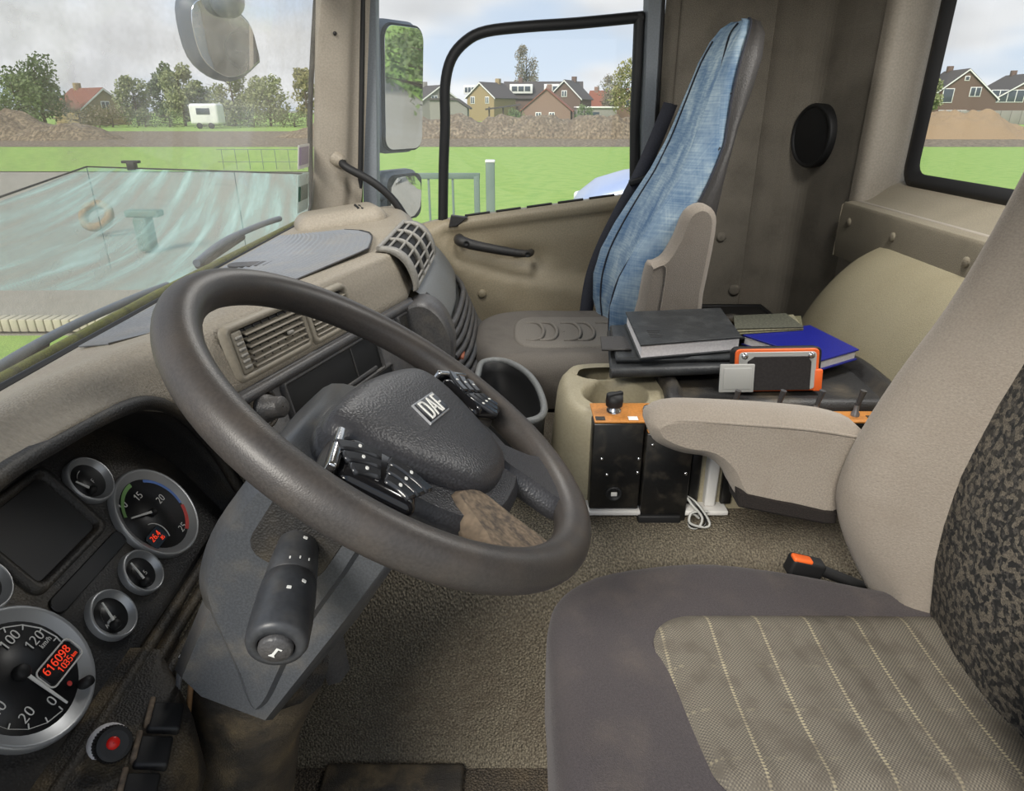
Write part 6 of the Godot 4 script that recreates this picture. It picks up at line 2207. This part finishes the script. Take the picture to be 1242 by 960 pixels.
	tube(st, [Vector3(-0.50, 1.50, -1.22), Vector3(-0.50, 0.76, -1.22)], 0.022, 10)
	obj("arm", st, M.housing, mm)
	mm = thing("wide_angle_mirror", "small lower outside mirror under the tall mirror", "mirror", Vector3(-0.41, 0.73, -1.3))
	mx = frame_of(Vector3(0.57, 0, -0.82), Vector3(0.82, -0.10, 0.57), Vector3(-0.40, 0.838, -1.30))
	st = mb()
	prism(st, rrect(0.20, 0.185, 0.04, 6), 0.07, 0.02, mx * at(-0.006, 0, -0.044), true)
	obj("housing", st, M.housing, mm)
	st = mb()
	prism(st, rrect(0.178, 0.168, 0.035, 6), 0.014, 0.004, mx * at(0, 0, -0.004), true)
	obj("rim", st, M.rubber, mm)
	st = mb()
	var g := []
	for i in 9:
		var row := []
		for j in 9:
			var u := (i / 8.0 - 0.5) * 2
			var v := (j / 8.0 - 0.5) * 2
			var k := 1.0 - 0.12 * u * u * v * v
			row.append(mx * Vector3(u * 0.082 * k, v * 0.077 * k, 0.010 - 0.005 * (u * u + v * v)))
		g.append(row)
	loft(st, g)
	obj("mirror_glass", st, M.mirror, mm)
	st = mb()
	tube(st, [mx * Vector3(-0.05, 0, -0.05), Vector3(-0.49, 0.86, -1.16), Vector3(-0.485, 0.86, -1.05)], 0.016, 8)
	obj("arm", st, M.housing, mm)
	mm = thing("front_mirror", "grey kerb mirror hanging outside the top of the windscreen", "mirror", Vector3(-0.83, 1.23, -0.87))
	mx = frame_of(Vector3(0.35, -0.28, -0.95), Vector3(0.80, -0.12, 0.55), Vector3(-0.835, 1.325, -0.875))
	var fm := curve([Vector2(-0.125, 0.03), Vector2(-0.105, 0.085), Vector2(-0.02, 0.105), Vector2(0.08, 0.085), Vector2(0.125, 0.028), Vector2(0.142, -0.004), Vector2(0.137, -0.018), Vector2(0.09, -0.075), Vector2(0.02, -0.105), Vector2(-0.07, -0.075)], 4, true)
	st = mb()
	prism(st, fm, 0.07, 0.022, mx * at(0, 0, -0.03), true)
	obj("housing", st, M.housing, mm)
	st = mb()
	var fm2 := []
	for p in fm: fm2.append(p * 0.86)
	prism(st, fm2, 0.006, 0.001, mx * at(0, 0, 0.006), true)
	obj("mirror_glass", st, M.mirror, mm)
	st = mb()
	rbox(st, Transform3D(Basis(), Vector3(-0.80, 1.43, -0.86)), Vector3(0.09, 0.10, 0.10), 0.044, 4)
	obj("ball_joint", st, M.housing, mm)
	st = mb()
	tube(st, [Vector3(-0.80, 1.45, -0.86), Vector3(-0.76, 1.56, -0.86), Vector3(-0.60, 1.62, -0.86)], 0.018, 8)
	obj("arm", st, M.housing, mm)
	# wiper resting along the bottom of the windscreen
	var wp := thing("wiper", "black wiper lying along the foot of the windscreen", "wiper", Vector3(-0.74, 0.78, 0))
	st = mb()
	tube(st, curve([Vector3(-0.735, 0.79, 0.62), Vector3(-0.745, 0.808, 0.30), Vector3(-0.742, 0.806, 0.05), Vector3(-0.735, 0.80, -0.1)], 5), 0.008, 8)
	obj("blade", st, M.housing, wp)
	st = mb()
	tube(st, [Vector3(-0.75, 0.785, 0.55), Vector3(-0.755, 0.80, 0.28)], 0.011, 8)
	obj("arm", st, M.rubber, wp)
	wp = thing("wiper", "wiper lying under the windscreen on the passenger side", "wiper", Vector3(-0.74, 0.78, -0.6))
	st = mb()
	tube(st, curve([Vector3(-0.735, 0.815, -0.25), Vector3(-0.745, 0.83, -0.45), Vector3(-0.742, 0.83, -0.70), Vector3(-0.735, 0.825, -0.86)], 5), 0.009, 8)
	obj("blade", st, M.housing, wp)
	st = mb()
	tube(st, [Vector3(-0.755, 0.80, -0.30), Vector3(-0.76, 0.815, -0.60)], 0.011, 8)
	obj("arm", st, M.rubber, wp)

func _ready():
	set_view()
	make_materials()
	make_shell()
	make_dash()
	make_wheel()
	make_seats()
	make_console()
	make_small()
	make_outside()
